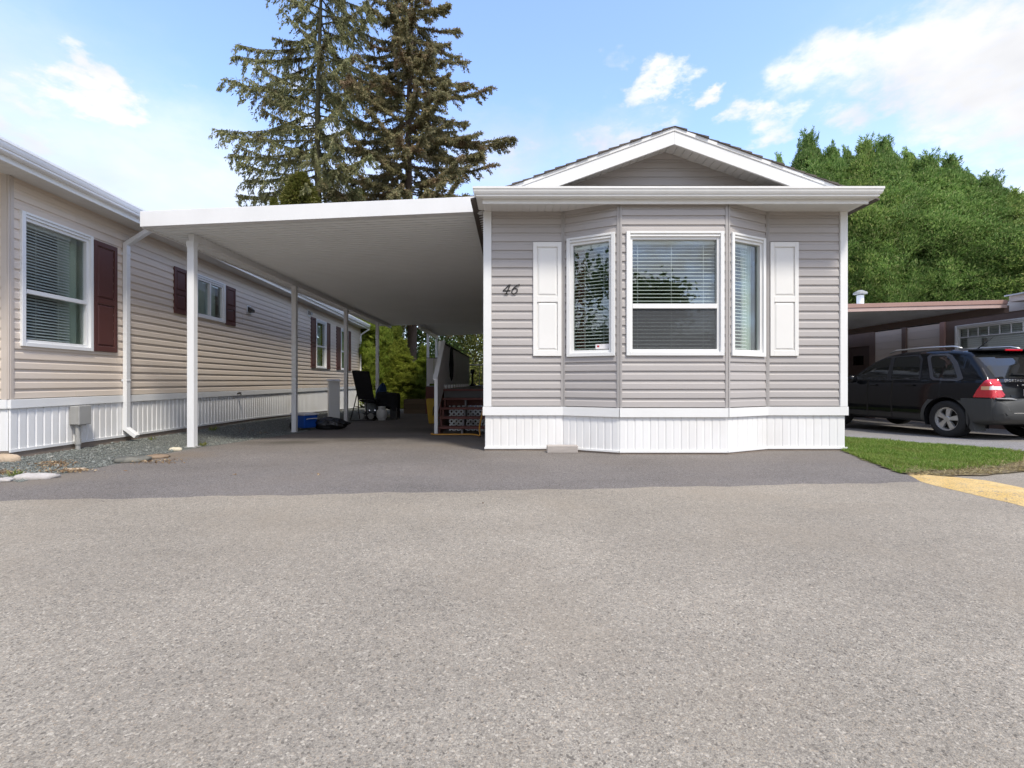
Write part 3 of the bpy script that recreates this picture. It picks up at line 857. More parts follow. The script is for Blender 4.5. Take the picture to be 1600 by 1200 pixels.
# ------------------------------------------------------------ grey mobile home in the middle
HY = 6.32
HX0, HX1, HC = -.359, 4.44, 2.04
BX = [.683, 1.358, 2.722, 3.397]; BY = HY - .332
Z_SID, Z_TRIM, Z_SOF = .594, .470, 3.18
def home():
    root = thing('mobile_home', (HC, HY, 0), 'grey mobile home with a three sided bay window and white shutters under a front gable', 'mobile home')
    corners = [(HX0, HY), (BX[0], HY), (BX[1], BY), (BX[2], BY), (BX[3], HY), (HX1, HY)]
    frames = []
    for a, b in zip(corners, corners[1:]):
        u = Vector((b[0] - a[0], b[1] - a[1], 0)); L = u.length; u.normalize()
        frames.append((Frame((a[0], a[1], 0), u, (u.y, -u.x, 0)), L))
    lw, cw = frames[1][1], frames[2][1]
    WZ0, WZ1 = 1.245, 2.81
    wins = {1: (.058, lw - .050), 2: (1.44 - BX[1], 2.672 - BX[1]), 3: (.050, lw - .058)}
    for i, (fr, L) in enumerate(frames):
        ops = [(wins[i][0] + .02, wins[i][1] - .02, WZ0 + .02, WZ1 - .02)] if i in wins else []
        e0 = .088 if i == 0 else .028
        e1 = .080 if i == 4 else .028
        courses(fr, e0, L - e1, Z_SID, Z_SOF - .002, root, 'siding_grey', ops)
    # channels at the bay corners
    for i in (1, 2, 3, 4):
        fa, La = frames[i - 1]; fb, _ = frames[i]
        m = MB(); c = Vector((*corners[i], 0))
        for fr, s in ((fa, -1), (fb, 1)):
            n, u = fr.n, fr.u
            p = [c + u * s * .030 + n * -.004, c + u * s * .030 + n * .019, c + u * s * .006 + n * .019, c + u * s * .006 + n * -.004]
            m.extr([q + Vector((0, 0, Z_SID - .006)) for q in p], (0, 0, Z_SOF - Z_SID))
        m.extr([c + fa.u * -.0062 + fa.n * .0 + Vector((0, 0, Z_SID)), c + fa.u * -.0062 + fa.n * .011 + Vector((0, 0, Z_SID)), c + fb.u * .0062 + fb.n * .011 + Vector((0, 0, Z_SID)), c + fb.u * .0062 + Vector((0, 0, Z_SID))], (0, 0, Z_SOF - Z_SID))
        m.build('corner_channel', 'channel_grey', root)
    # white corner boards at both ends
    fr0, fr4 = frames[0][0], frames[4][0]
    for x0, x1 in ((HX0 - .022, HX0 + .086), (HX1 - .078, HX1 + .022)):
        m = MB(); m.box((x0, HY - .030, Z_SID - .008), (x1, HY + .0, Z_SOF))
        sx = x0 if x0 < 0 else x1 - .022
        m.box((sx, HY + .0005, Z_SID - .008), (sx + .022, HY + .09, Z_SOF))
        m.build('corner_board', 'white', root, bevel=.004)
    # windows and shutters
    w = window(frames[1][0], root, *wins[1], WZ0, WZ1, pitch=.044, curtain=(0, .28, 'red_cloth'), cords=(.30, .82))
    st = MB(frames[1][0]); a, b = wins[1]
    st.box((b - .082 - .185, -.026, WZ0 + .095), (b - .088, -.0245, WZ0 + .158)); st.build('sticker', 'sticker', w)
    st = MB(frames[1][0]); st.box((b - .082 - .165, -.0244, WZ0 + .118), (b - .082 - .135, -.0238, WZ0 + .142)); st.build('sticker_print', 'sticker_red', w)
    window(frames[2][0], root, *wins[2], WZ0, WZ1, split=1.872, screen_low=True, mid=.06, cords=(.08, .48, .86))
    window(frames[3][0], root, *wins[3], WZ0, WZ1, blind=(0, .66), curtain=(.60, 1.0, 'green_cloth'), cords=(.2, .7), tilt=.018)
    shutter(fr0, root, .640, 1.016, 1.258, 2.772, 'shutter_white')
    shutter(fr4, root, 3.432 - BX[3] + .0, 3.808 - BX[3], 1.258, 2.772, 'shutter_white')
    # trim board and skirting
    for i, (fr, L) in enumerate(frames):
        m = MB(fr); a = -.03 if i == 0 else 0; b = L + (.03 if i == 4 else 0)
        m.box((a, 0.001, Z_TRIM), (b, .032, Z_SID - .010))
        m.box((a, .0, Z_TRIM + .006), (b, .001, Z_SID - .012))
        m.build('skirting_trim', 'white', root, bevel=.003)
        n = max(1, round(L / .2)); wv = L / n
        for k in range(n):
            skirt_panel(fr, root, k * wv, (k + 1) * wv, lambda u: .035, Z_TRIM + .004, 'white_skirt', 2, .005)
        m = MB(fr); m.box((a * .3, .002, .022), (b, .016, .046)); m.build('skirting_track', 'white', root)
        m = MB(fr); m.box((a * .3, -.03, -.03), (b, .006, .021)); m.build('sill_timber', 'bare_wood', root)
    # soffit strips
    m = MB(); fy = 5.907
    x = HX0 - .006
    while x < HX1 + .006:
        x1 = min(x + .0965, HX1 + .006)
        m.box((x, fy + .025, Z_SOF), (x1, HY + .03, Z_SOF + .01)); x = x1 + .0035
    m.box((HX0, fy + .02, Z_SOF + .011), (HX1, HY + .03, Z_SOF + .02))
    m.build('soffit', 'soffit', root)
    # fascia under the gutter
    m = MB(); m.box((HX0 - .010, fy, 3.135), (HX1 + .010, fy + .022, 3.31))
    m.box((HX1 - .012, fy + .0225, 3.179), (HX1 + .010, 22, 3.31)); m.box((HX0 - .010, fy + .0225, 3.179), (HX0 + .012, 22, 3.30))
    m.build('fascia', 'gutter_white', root, bevel=.004)
    m = MB(); g0 = 3.192; XA, XB = HX0 - .012, HX1 + .012
    gutter_run(m, GPROF, lambda d, z: (XA - d, fy - .002 - d, g0 + z), lambda d, z: (XB + d, fy - .002 - d, g0 + z))
    gutter_run(m, GPROF, lambda d, z: (XB + d, fy - .0025 - d, g0 + z), lambda d, z: (XB + d, 21.9, g0 + z))
    gutter_run(m, GPROF, lambda d, z: (XA - d, fy - .0025 - d, g0 + z), lambda d, z: (XA - d, 6.28, g0 + z))
    m.build('gutter', 'gutter_white', root)
    # gable
    SL = .361; ztop = lambda x: 4.144 - SL * abs(x - HC)
    ry = 5.95
    for s in (-1, 1):
        xe = HC + s * 2.44
        m = MB()
        zc = 3.215
        def poly(y, t0, t1):
            da, db = (4.144 - t0 - zc) / SL, (4.144 - t1 - zc) / SL       # cut level behind the gutter
            return [(HC, y, ztop(HC) - t0), (HC + s * da, y, zc), (HC + s * db, y, zc), (HC, y, ztop(HC) - t1)]
        m.extr(poly(ry, .078, .244), (0, .03, 0)); m.build('rake_board', 'white', root, bevel=.003)
        m = MB(); m.extr(poly(ry - .010, .030, .0775), (0, .04, 0)); m.build('rake_trim', 'white', root, bevel=.003)
        # sloped soffit of the gable in narrow strips
        m = MB(); y = ry + .031
        n = 22; x0_ = HC + s * .004
        for k in range(n):
            xa, xb = HC + s * (.004 + 2.12 * k / n), HC + s * (2.12 * (k + 1) / n - .002)
            m.extr([(xa, y, ztop(xa) - .165), (xb, y, ztop(xb) - .165), (xb, y, ztop(xb) - .155), (xa, y, ztop(xa) - .155)], (0, HY - y + .02, 0))
        xe = HC + s * 2.13
        m.extr([(HC, y, ztop(HC) - .154), (xe, y, ztop(xe) - .154), (xe, y, ztop(xe) - .145), (HC, y, ztop(HC) - .145)], (0, HY - y + .02, 0))
        m.build('gable_soffit', 'soffit_gable', root)
        # shingle courses
        ln = 2.56; n = 19
        nx, nz = s * SL / math.hypot(1, SL), 1 / math.hypot(1, SL)
        for k in range(n):
            a, b = ln * k / n, ln * (k + 1) / n + .02
            lift0, lift1 = .006, .024
            if k == n - 1: b = ln
            j = random.uniform(-.012, .012)
            pa = (HC + s * a, ry - .022 + j, ztop(HC + s * a) - .030); pb = (HC + s * b, ry - .022 + j, ztop(HC + s * b) - .030)
            m = MB(); m.extr([pa, pb, (pb[0], pb[1], pb[2] + lift1), (pa[0], pa[1], pa[2] + lift0)], (0, 22 - ry, 0))
            m.build('shingle', 'shingle', root)
    # gable planks
    fr = Frame((0, HY, 0), (1, 0, 0), (0, -1, 0)); z = 3.30; zs = 4.144 - .165
    while z < zs - .02:
        z1 = min(z + EXPO, zs - .004)
        h0, h1 = (zs - z) / SL, max(.004, (zs - z1) / SL)
        plank(fr, HC - min(h0, 2.38), HC + min(h0, 2.38), z, z1, z, root, 'siding_grey', HC - min(h1, 2.37), HC + min(h1, 2.37)); z += EXPO
    m = MB(); m.extr([(HX0, fy + .05, 3.30), (HX0, HY + .02, 3.42), (HX0, HY + .02, 3.41), (HX0, fy + .05, 3.29)], (HX1 - HX0, 0, 0)); m.build('eave_cap', 'shingle', root)
    # the body behind: side walls, rear wall, floor, ceiling, one partition
    m = MB()
    m.box((HX0, HY + .1, .03), (HX0 + .1, 21.9, 3.18)); m.box((HX1 - .1, HY + .1, .03), (HX1, 21.9, 3.18))
    m.box((HX0 + .1, 21.8, .03), (HX1 - .1, 21.9, 3.18))
    m.build('side_wall', 'siding_grey', root)
    m = MB(); m.box((HX0 + .1, HY + .02, .5), (HX1 - .1, 21.8, .58)); m.extr([(BX[0] + .12, HY + .0199, .5), (BX[1] + .02, BY + .06, .5), (BX[2] - .02, BY + .06, .5), (BX[3] - .12, HY + .0199, .5)], (0, 0, .08))
    m.box((HX0 + .1, HY + .02, 3.0), (HX1 - .1, 21.8, 3.15)); m.extr([(BX[0] + .12, HY + .0199, 3.0), (BX[1] + .02, BY + .06, 3.0), (BX[2] - .02, BY + .06, 3.0), (BX[3] - .12, HY + .0199, 3.0)], (0, 0, .15))
    m.box((HX0 + .1, 10.5, .58), (HX1 - .1, 10.6, 3.0)); m.build('interior', 'dark_interior', root)
    # house number: strokes of a slanting 46
    def stroke(m, pts, ws, ox, oz, sc_):
        """flat brush stroke with varying width, 6 mm thick"""
        L2 = []; R2 = []
        P = [Vector((ox + (p[0] + p[1] * .22) * sc_, 0, oz + p[1] * sc_)) for p in pts]
        for i, p in enumerate(P):
            d = (P[min(i + 1, len(P) - 1)] - P[max(i - 1, 0)]).normalized(); nn = Vector((-d.z, 0, d.x)) * ws[i] * sc_ * .41
            L2.append(p + nn); R2.append(p - nn)
        y0, y1 = HY - .0225, HY - .0135
        n = len(P); v = [(q.x, y0, q.z) for q in L2 + R2] + [(q.x, y1, q.z) for q in L2 + R2]
        f = []
        for i in range(n - 1):
            f += [(i, i + 1, n + i + 1, n + i), (2 * n + i, 3 * n + i, 3 * n + i + 1, 2 * n + i + 1), (i, 2 * n + i, 2 * n + i + 1, i + 1), (n + i, n + i + 1, 3 * n + i + 1, 3 * n + i)]
        f += [(0, n, 3 * n, 2 * n), (n - 1, 3 * n - 1, 4 * n - 1, 2 * n - 1)]
        m.add(v, f)
    S = .128; zb = .92 + (596 - 460) * HY / 740
    xa, xb = (784.5 - 800) * HY / 740, (797 - 800) * HY / 740
    m = MB()
    stroke(m, [(.52, 1.0), (.30, .68), (.02, .36)], [.10, .10, .10], xa, zb, S)
    stroke(m, [(.0, .35), (.40, .35), (.80, .37)], [.14, .12, .13], xa, zb, S)
    stroke(m, [(.62, 1.02), (.56, .6), (.46, .22), (.42, .02)], [.15, .15, .14, .15], xa, zb, S)
    stroke(m, [(.22, .02), (.42, .05), (.62, .02)], [.09, .12, .09], xa, zb, S)
    dg = m.build('house_number_digit', 'number_black', root)
    m = MB()
    stroke(m, [(.78, 1.0), (.52, .93), (.28, .72), (.12, .42), (.14, .16), (.34, .03), (.56, .10), (.68, .32), (.62, .54), (.44, .63), (.26, .54), (.16, .44)],
           [.14, .10, .12, .15, .15, .12, .14, .15, .14, .11, .09, .07], xb, zb, S)
    m.build('house_number_digit', 'number_black', root)
home()

# ------------------------------------------------------------ beige mobile home on the left
def beige():
    c = Vector((WX0 + WK * 5.35, 5.35, 0)); u = Vector((WK, 1, 0)).normalized(); n = Vector((u.y, -u.x, 0))
    fr = Frame(c, u, n)
    root = thing('mobile_home', c, 'long beige mobile home with wine red shutters beside the carport', 'mobile home')
    uu = lambda Y: (Y - 5.35) / u.y
    L = uu(20.9); ZT, ZB, ZS = .7216, .612, 3.25; EX = .1146
    ff = Frame(c - Vector((-n.x, -n.y, 0)) * -5 * 1.0, n, (n.y, -n.x, 0))     # front end wall, runs to the corner
    W1 = (uu(5.47), uu(6.48), 1.33, 2.90); W2 = (uu(8.82), uu(9.83), 2.13, 2.94)
    W3 = (uu(15.26), uu(16.26), 1.35, 2.95); W4 = (uu(17.95), uu(18.9), 1.35, 2.95)
    ops = [(a + .02, b - .02, z0 + .02, z1 - .02) for a, b, z0, z1 in (W1, W2, W3, W4)]
    courses(fr, .035, L - .03, ZT, ZS - .002, root, 'siding_beige', ops, EX)
    courses(ff, .0, 5 - .05, ZT, ZS - .002, root, 'siding_beige', (), EX)
    m = MB(fr)
    m.box((L - .04, -.004, ZT - .006), (L, .022, ZS)); m.build('corner_channel', 'channel_beige', root, bevel=.003); m = MB(fr)
    m.box((.001, -.004, ZT - .006), (.042, .022, ZS))
    m.box((-.022, -.06, ZT - .006), (.0005, -.0, ZS)); m.box((-.018, .0005, ZT - .006), (.0005, .018, ZS))
    m.build('corner_channel', 'channel_beige', root, bevel=.003)
    window(fr, root, *W1, split=1.98, blind=(0, .80), pitch=.036, curtain=(.68, 1.3, 'green_cloth'), tilt=.024, cords=(.3, .75))
    window(fr, root, *W2, slider=True, blind=None, curtain=(0, 1, 'green_cloth'))
    window(fr, root, *W3, split=2.08, blind=None, curtain=(0, 1, 'green_cloth'))
    window(fr, root, *W4, split=2.08, blind=None, curtain=(0, 1, 'green_cloth'))
    for a, b, z0, z1 in ((6.50, 6.91, 1.34, 2.87), (8.2, 8.57, 2.11, 2.92), (9.85, 10.24, 2.11, 2.92), (14.8, 15.22, 1.35, 2.95), (16.3, 16.67, 1.35, 2.95), (17.4, 17.9, 1.35, 2.95), (18.95, 19.3, 1.35, 2.95)):
        shutter(fr, root, uu(a), uu(b), z0, z1, 'shutter_wine', .46)
    # trim and ribbed skirting
    m = MB(fr); m.box((-.012, .001, ZB), (L, .034, ZT - .008)); m.build('skirting_trim', 'white', root, bevel=.003)
    m = MB(ff); m.box((0, .001, ZB), (5 - .0, .034, ZT - .008)); m.build('skirting_trim', 'white', root, bevel=.003)
    zb = lambda q: float(np.interp(q, [0, 6, 15.5], [.135, .065, -.20]))
    nP = 74; w = L / nP
    for k in range(nP): skirt_panel(fr, root, k * w, (k + 1) * w, zb, ZB + .004, 'white_skirt', 2, .014)
    for k in range(12): skirt_panel(ff, root, 3 + k * 2 / 12, 3 + (k + 1) * 2 / 12 - (.0 if k < 11 else .004), lambda q: .135, ZB + .004, 'white_skirt', 2, .012)
    m = MB(fr)
    v = []
    for q in np.linspace(0, L, 40): v += [(q, .004, zb(q) - .02), (q, .024, zb(q) - .02), (q, .024, zb(q) + .012), (q, .004, zb(q) + .012)]
    m.add(v, [(4 * i + a, 4 * i + (a + 1) % 4, 4 * i + 4 + (a + 1) % 4, 4 * i + 4 + a) for i in range(39) for a in range(4)] + [(0, 1, 2, 3)])
    m.build('skirting_track', 'white', root)
    m = MB(fr); v = []
    for q in np.linspace(0, L, 40): v += [(q, -.02, zb(q) - .16), (q, .010, zb(q) - .16), (q, .010, zb(q) - .021), (q, -.02, zb(q) - .021)]
    m.add(v, [(4 * i + a, 4 * i + (a + 1) % 4, 4 * i + 4 + (a + 1) % 4, 4 * i + 4 + a) for i in range(39) for a in range(4)] + [(0, 1, 2, 3)])
    m.build('sill_timber', 'bare_wood', root)
    m = MB(ff); m.box((0, -.02, 0), (5.0, .008, .13)); m.build('sill_timber', 'bare_wood', root)
    # eaves
    m = MB(fr); q = -1.0
    while q < L + .1:
        m.box((q, -.02, ZS), (q + .096, .345, ZS + .01)); q += .10
    m.box((-1.0, -.02, ZS + .0105), (L + .1, .345, ZS + .02)); m.build('soffit', 'soffit', root)
    m = MB(fr); m.box((-1.0, .346, 3.215), (L + .1, .368, 3.40)); m.build('fascia', 'gutter_white', root, bevel=.003)
    m = MB(fr); gutter_run(m, GPROF, lambda d, z: (-1.02, .3685 + d, 3.280 + z), lambda d, z: (L + .12, .3685 + d, 3.280 + z)); m.build('gutter', 'white_alu', root)
    m = MB(fr); m.extr([(-1.0, .39, 3.385), (-1.0, -2.5, 4.30), (-1.0, -5.4, 3.385), (-1.0, -5.4, 3.36), (-1.0, -2.5, 4.27), (-1.0, .39, 3.36)], (L + 1.1, 0, 0)); m.build('roof', 'shingle', root)
    zg_ = 3.252
    while zg_ < 4.22:
        z1 = min(zg_ + EX, 4.245); h0, h1 = (4.255 - zg_) / .315, max(.01, (4.255 - z1) / .315)
        plank(ff, max(0, 2.5 - h0), min(4.995, 2.5 + h0), zg_, z1, zg_, root, 'siding_beige', max(0, 2.5 - h1), min(4.995, 2.5 + h1), expo=EX); zg_ += EX
    for e in (.42, -5.42):
        m = MB(fr); m.extr([(-1.035, e, 3.215), (-1.035, -2.5, 4.13), (-1.035, -2.5, 4.305), (-1.035, e, 3.39)], (.034, 0, 0)); m.build('rake_board', 'white', root)
    m = MB(fr); m.extr([(-1.0, .34, 3.352), (-1.0, -2.5, 4.246), (-1.0, -5.34, 3.352), (-1.0, -5.34, 3.344), (-1.0, -2.5, 4.238), (-1.0, .34, 3.344)], (1.0 - .002, 0, 0)); m.build('gable_soffit', 'soffit', root)
    m = MB(fr); m.box((.05, -5.0, .1), (L, -4.9, ZS)); m.box((L - .1, -4.9, .1), (L, -.02, ZS)); m.box((.06, -4.9, .5), (L - .1, -.03, .6)); m.box((.06, -2.4, .6), (L - .1, -2.3, ZS)); m.box((.06, -4.9, 3.27), (L - .1, -.03, 3.3))
    m.build('interior', 'dark_interior', root)
    # downspouts
    for Y, zlow in ((7.06, .10), (20.78, -.15)):
        q = uu(Y); m = MB(fr)
        def sq(pts, wd=.075, dp=.055):
            for a, b in zip(pts, pts[1:]): m.bar(a, b, wd, dp)
        path = [(q, .40, 3.285), (q, .40, 3.20), (q, .05, 2.96), (q, .05, zlow + .12), (q + .0, .20, zlow)]
        P = [Vector(p) for p in path]
        rings = []
        for i, p in enumerate(P):
            d1 = (P[i] - P[i - 1]).normalized() if i else (P[1] - P[0]).normalized()
            d2 = (P[i + 1] - P[i]).normalized() if i < len(P) - 1 else d1
            t = (d1 + d2).normalized(); side = Vector((1, 0, 0)); nn = side.cross(t).normalized(); k = 1 / max(.5, t.dot(d1))
            rings.append([p + side * .038 * a + nn * .029 * b * k for a, b in ((-1, -1), (1, -1), (1, 1), (-1, 1))])
        v = [x for r_ in rings for x in r_]
        m.add(v, [(4 * i + a, 4 * i + (a + 1) % 4, 4 * i + 4 + (a + 1) % 4, 4 * i + 4 + a) for i in range(len(P) - 1) for a in range(4)] + [(0, 1, 2, 3), (16, 17, 18, 19)])
        for zz in (2.80, .92):
            m.box((q - .055, .014, zz), (q + .055, .02, zz + .03)); m.box((q - .042, .0795, zz), (q + .042, .084, zz + .03))
        m.build('downspout', 'white_alu', root, bevel=.006)
    # grey electrical box with its pipe
    q = uu(6.20); m = MB(fr); z0, z1 = .36, .60
    m.box((q - .09, .02, z0), (q + .09, .125, z1)); m.box((q - .098, .1255, z0 - .006), (q + .098, .150, z1 + .006))
    bx = m.build('meter_box', 'grey_box', root, bevel=.010, seg=2)
    m = MB(fr); m.box((q + .099, .09, .46), (q + .118, .13, .49)); m.box((q - .02, .07, .345), (q + .06, .11, .3535)); m.build('latch', 'grey_box', bx)
    m = MB(fr); m.tube([(q - .035, .085, .36), (q - .035, .085, .0)], .026, 10); m.lathe([(.034, .0), (.034, .07)], (q - .035, .085, .10), 10)
    m.build('conduit', 'grey_box', bx)
    # wall lamps and outlet hoods under the eaves
    for Y, z in ((10.85, 2.56), (14.6, 3.03)):
        q = uu(Y); m = MB(fr); m.box((q - .10, .014, z - .10), (q + .10, .024, z + .10)); w = m.build('vent_plate', 'white', root, bevel=.003)
        m = MB(fr); m.extr([(q - .075, .0245, z + .07), (q - .075, .115, z + .0), (q - .075, .115, z - .055), (q - .075, .0245, z - .055)], (.15, 0, 0)); m.build('vent_hood', 'dark_metal' if Y < 12 else 'grey_box', w)
    q = uu(10.3); m = MB(fr); m.tube([(q, .03, .66), (q, .10, .66), (q, .115, .63)], .014, 8); m.lathe([(.03, 0), (.03, .012)], (q, .09, .675), 8); m.build('tap', 'dark_metal', root)
beige()

# ------------------------------------------------------------ white carport between the two homes
CX0, CX1, CY0, CY1 = -5.03, HX0 - .025, 6.40, 17.9
zroof = lambda x: 3.03 + (x - CX0) * .0446          # underside of the pans
def carport():
    root = thing('carport', (-2.7, 6.5, 0), 'white metal carport with a ribbed flat roof on slim square posts', 'carport')
    def ribs(x0, x1, y0, y1):
        m = MB(); ys = []; y = y0
        while y < y1:
            ys += [(y, 0), (y + .056, 0), (y + .066, -.022), (y + .090, -.022)]; y += .10
        v = []
        for yy, dz in ys: v += [(x0, yy, zroof(x0) + dz), (x1, yy, zroof(x1) + dz)]
        n = len(ys)
        m.add(v, [(2 * i, 2 * i + 1, 2 * i + 3, 2 * i + 2) for i in range(n - 1)])
        b = [(x0, y0, zroof(x0) + .07), (x1, y0, zroof(x1) + .07), (x1, ys[-1][0], zroof(x1) + .07), (x0, ys[-1][0], zroof(x0) + .07)]
        m.quad(*b)
        return m.build('roof_sheet', 'ceiling', root)
    ribs(CX0 + .03, CX1, CY0 + .035, CY1)
    m = MB(); t = .19
    m.extr([(CX0, CY0, zroof(CX0) - .02), (CX1, CY0, zroof(CX1) - .02), (CX1, CY0, zroof(CX1) + t), (CX0, CY0, zroof(CX0) + t)], (0, .03, 0))
    m.extr([(CX0, CY0 + .0305, zroof(CX0) - .025), (CX1, CY0 + .0305, zroof(CX1) - .025), (CX1, CY0 + .0305, zroof(CX1) - .018), (CX0, CY0 + .0305, zroof(CX0) - .018)], (0, .05, 0))
    m.build('front_fascia', 'white_alu', root, bevel=.006)
    m = MB(); m.box((CX0, CY0 + .031, 3.00), (CX0 + .028, CY1, 3.20));
    m.build('side_gutter', 'white_alu', root, bevel=.004)
    m = MB(); m.extr([(CX0, CY1 + .001, zroof(CX0) - .02), (CX1, CY1 + .001, zroof(CX1) - .02), (CX1, CY1 + .001, zroof(CX1) + .12), (CX0, CY1 + .001, zroof(CX0) + .12)], (0, .03, 0)); m.build('rear_fascia', 'white_alu', root)
    px = -4.59
    m = MB(); zt = zroof(px) - .015; m.box((px - .040, CY0 + .37, zt - .105), (px + .040, CY1 - .05, zt)); m.build('beam', 'white_alu', root, bevel=.005)
    for y in (6.80, 10.0, 13.1, 16.15):
        g = float(zg(px, y)); m = MB(); m.box((px - .048, y - .048, g - .03), (px + .048, y + .048, zt - .106)); 
        po = m.build('post', 'white_alu', root, bevel=.006)
        m = MB(); m.box((px - .085, y - .062, g - .004), (px + .085, y + .062, g + .006))
        for bx in (-.068, .068): m.lathe([(.012, .0065), (.012, .016), (.006, .022)], (px + bx, y - .02, g), 6)
        m.build('base_plate', 'grey_box', po)
        m = MB(); m.box((px - .052, y - .052, zt - .20), (px + .052, y + .052, zt - .107)); m.build('top_bracket', 'white_alu', po)
    # deck roof behind, lower right part
    x0, y1 = -3.62, 22.3
    m = MB(); y = CY1 + .04; ys = []
    while y < y1: ys += [(y, -.02), (y + .062, -.02), (y + .07, -.033), (y + .092, -.033)]; y += .1
    v = []
    for yy, dz in ys: v += [(x0, yy, zroof(x0) + dz), (CX1, yy, zroof(CX1) + dz)]
    m.add(v, [(2 * i, 2 * i + 1, 2 * i + 3, 2 * i + 2) for i in range(len(ys) - 1)])
    m.quad((x0, CY1, zroof(x0) + .05), (CX1, CY1, zroof(CX1) + .05), (CX1, y1, zroof(CX1) + .05), (x0, y1, zroof(x0) + .05))
    m.build('roof_sheet', 'ceiling', root)
    zb = zroof(x0 + .12) - .04
    m = MB(); m.box((x0 + .06, CY1 + .05, zb - .15), (x0 + .16, y1 - .02, zb)); m.box((x0 - .03, CY1 + .05, zb), (x0 + .002, y1, zb + .12)); m.build('beam', 'white_alu', root, bevel=.004)
    for y in (19.8, 22.0):
        m = MB(); m.box((x0 + .06, y - .05, -.3), (x0 + .16, y + .05, zb - .151)); m.build('post', 'white_alu', root, bevel=.005)
carport()

# ------------------------------------------------------------ wooden deck with stairs
def deck():
    root = thing('deck', (-1, 10.25, -.2), 'raised deck with dark red stairs, white lattice and a white boarded railing', 'deck')
    xl, xr = -1.47, HX0 - .03
    T = [(.0325, 9.25), (.2075, 9.5), (.38, 9.75), (.569, 10.0)]
    for i, (z, y) in enumerate(T):
        m = MB(); m.box((xl - (.05 if i == 0 else -.03 * 0), y, z - .042), (xr, y + .28, z)); m.build('tread', 'stair_red', root, bevel=.005)
    for x in (xl + .03, -1.0, xr - .05):
        m = MB(); m.extr([(x, 9.27, -.15), (x, 9.27, -.011), (x, 9.52, -.011), (x, 9.52, .164), (x, 9.77, .164), (x, 9.77, .336), (x, 10.02, .336), (x, 10.02, .52), (x, 10.25, .52), (x, 10.25, .25), (x, 9.60, -.15)], (.035, 0, 0))
        m.build('stringer', 'stair_red' if x != -1.0 else 'deck_grey', root)
    m = MB(); m.box((xl, 10.255, .565), (xr, 10.28, .712)); m.build('riser', 'stair_grey', root)
    m = MB(); m.box((xl, 10.30, .40), (xr, 10.33, .55)); m.build('rim_board', 'stair_red', root)
    # lattice behind the open stairs
    for s in (1, -1):
        c0 = -1.9
        while c0 < .2:
            pts = []
            za, zb = -.16, .39
            a = Vector((c0, 0, za)); b = Vector((c0 + s * (zb - za), 0, zb))
            x0, x1 = xl + .10, xr - .12
            t0, t1 = 0.0, 1.0
            dx = b.x - a.x
            ta, tb = (x0 - a.x) / dx, (x1 - a.x) / dx
            t0, t1 = max(0, min(ta, tb)), min(1, max(ta, tb))
            if t1 - t0 > .03:
                p, q = a.lerp(b, t0), a.lerp(b, t1); y = 10.36 + (.009 if s > 0 else 0)
                m = MB(); m.bar((p.x, y, p.z), (q.x, y, q.z), .008, .036, (0, 1, 0) if False else (0, 0, 1)); m.build('lattice_slat', 'white', root)
            c0 += .105
    # deck boards
    for k in range(8):
        m = MB(); x0 = xl - .08 + k * .148; m.box((x0, 10.235, .722), (min(x0 + .142, xr), 17.3, .754)); m.build('deck_board', 'deck_grey', root)
    m = MB(); m.box((xl - .08, 10.215, .712), (xr, 10.234, .757)); m.build('edge_board', 'stair_red', root)
    for k in range(29):
        m = MB(); y0 = 17.31 + k * .148; m.box((-3.15, y0, .722), (xr, y0 + .142, .754)); m.build('deck_board', 'deck_grey', root)
    m = MB(); m.box((-3.15, 17.27, -.3), (-1.56, 17.30, .72)); m.box((-3.15, 17.301, -.3), (-3.12, 21.6, .72)); m.box((-1.58, 10.4, -.25), (-1.555, 17.269, .72)); m.build('deck_skirt', 'stair_red', root)
    # sloped stair railing
    m = MB(); m.box((xl - .035, 9.165, -.16), (xl + .030, 9.23, .965)); m.build('newel_post', 'white', root, bevel=.004)
    ya, yb = 9.235, 10.33; n = 9
    for k in range(n):
        y0 = ya + (yb - ya) * k / n; y1 = ya + (yb - ya) * (k + 1) / n - .004
        zt = lambda y: .90 + (y - ya) / (yb - ya) * .86
        zbm = lambda y: .16 + (y - ya) / (yb - ya) * .60
        m = MB(); m.extr([(xl - .012, y0, zbm(y0)), (xl - .012, y1, zbm(y1)), (xl - .012, y1, zt(y1)), (xl - .012, y0, zt(y0))], (-.02, 0, 0)); m.build('railing_board', 'white', root)
    m = MB(); m.bar((xl - .02, 9.17, .955), (xl - .03, 10.36, 1.80), .09, .035); m.build('handrail', 'white', root, bevel=.004)
    # long railing of the deck
    xa = xl - .08
    m = MB(); m.box((xa - .06, 10.34, .70), (xa + .02, 10.42, 1.80)); m.build('railing_post', 'white', root)
    y = 10.43
    for k in range(12):
        y1 = y + .57; m = MB(); m.box((xa - .02, y, .84), (xa, y1 - .012, 1.775))
        for j in range(1, 4): m.box((xa + .0005, y + j * .142 - .004, .84), (xa + .003, y + j * .142 + .0, 1.775))
        m.build('railing_panel', 'white', root)
        m = MB(); m.box((xa - .03, y + .10, .755), (xa + .015, y + .20, .838)); m.build('railing_foot', 'white', root)
        y = y1
    m = MB(); m.box((xa - .05, 10.425, 1.778), (xa + .04, y, 1.80)); m.build('rail_cap', 'dark_metal', root)
    # railing of the wide rear part, facing the street
    x = -3.10
    for k in range(6):
        m = MB(); m.box((x, 17.30, .84), (x + .235, 17.325, 1.76)); m.build('railing_panel', 'white_alu', root); x += .255
    m = MB(); m.box((-3.13, 17.28, 1.765), (-1.57, 17.35, 1.79)); m.build('rail_cap', 'dark_metal', root)
    # balusters at the far end of the deck
    for k in range(9):
        x = -1.5 + k * .13; m = MB(); m.box((x, 21.5, .754), (x + .03, 21.53, 1.65)); m.build('baluster', 'deck_grey', root)
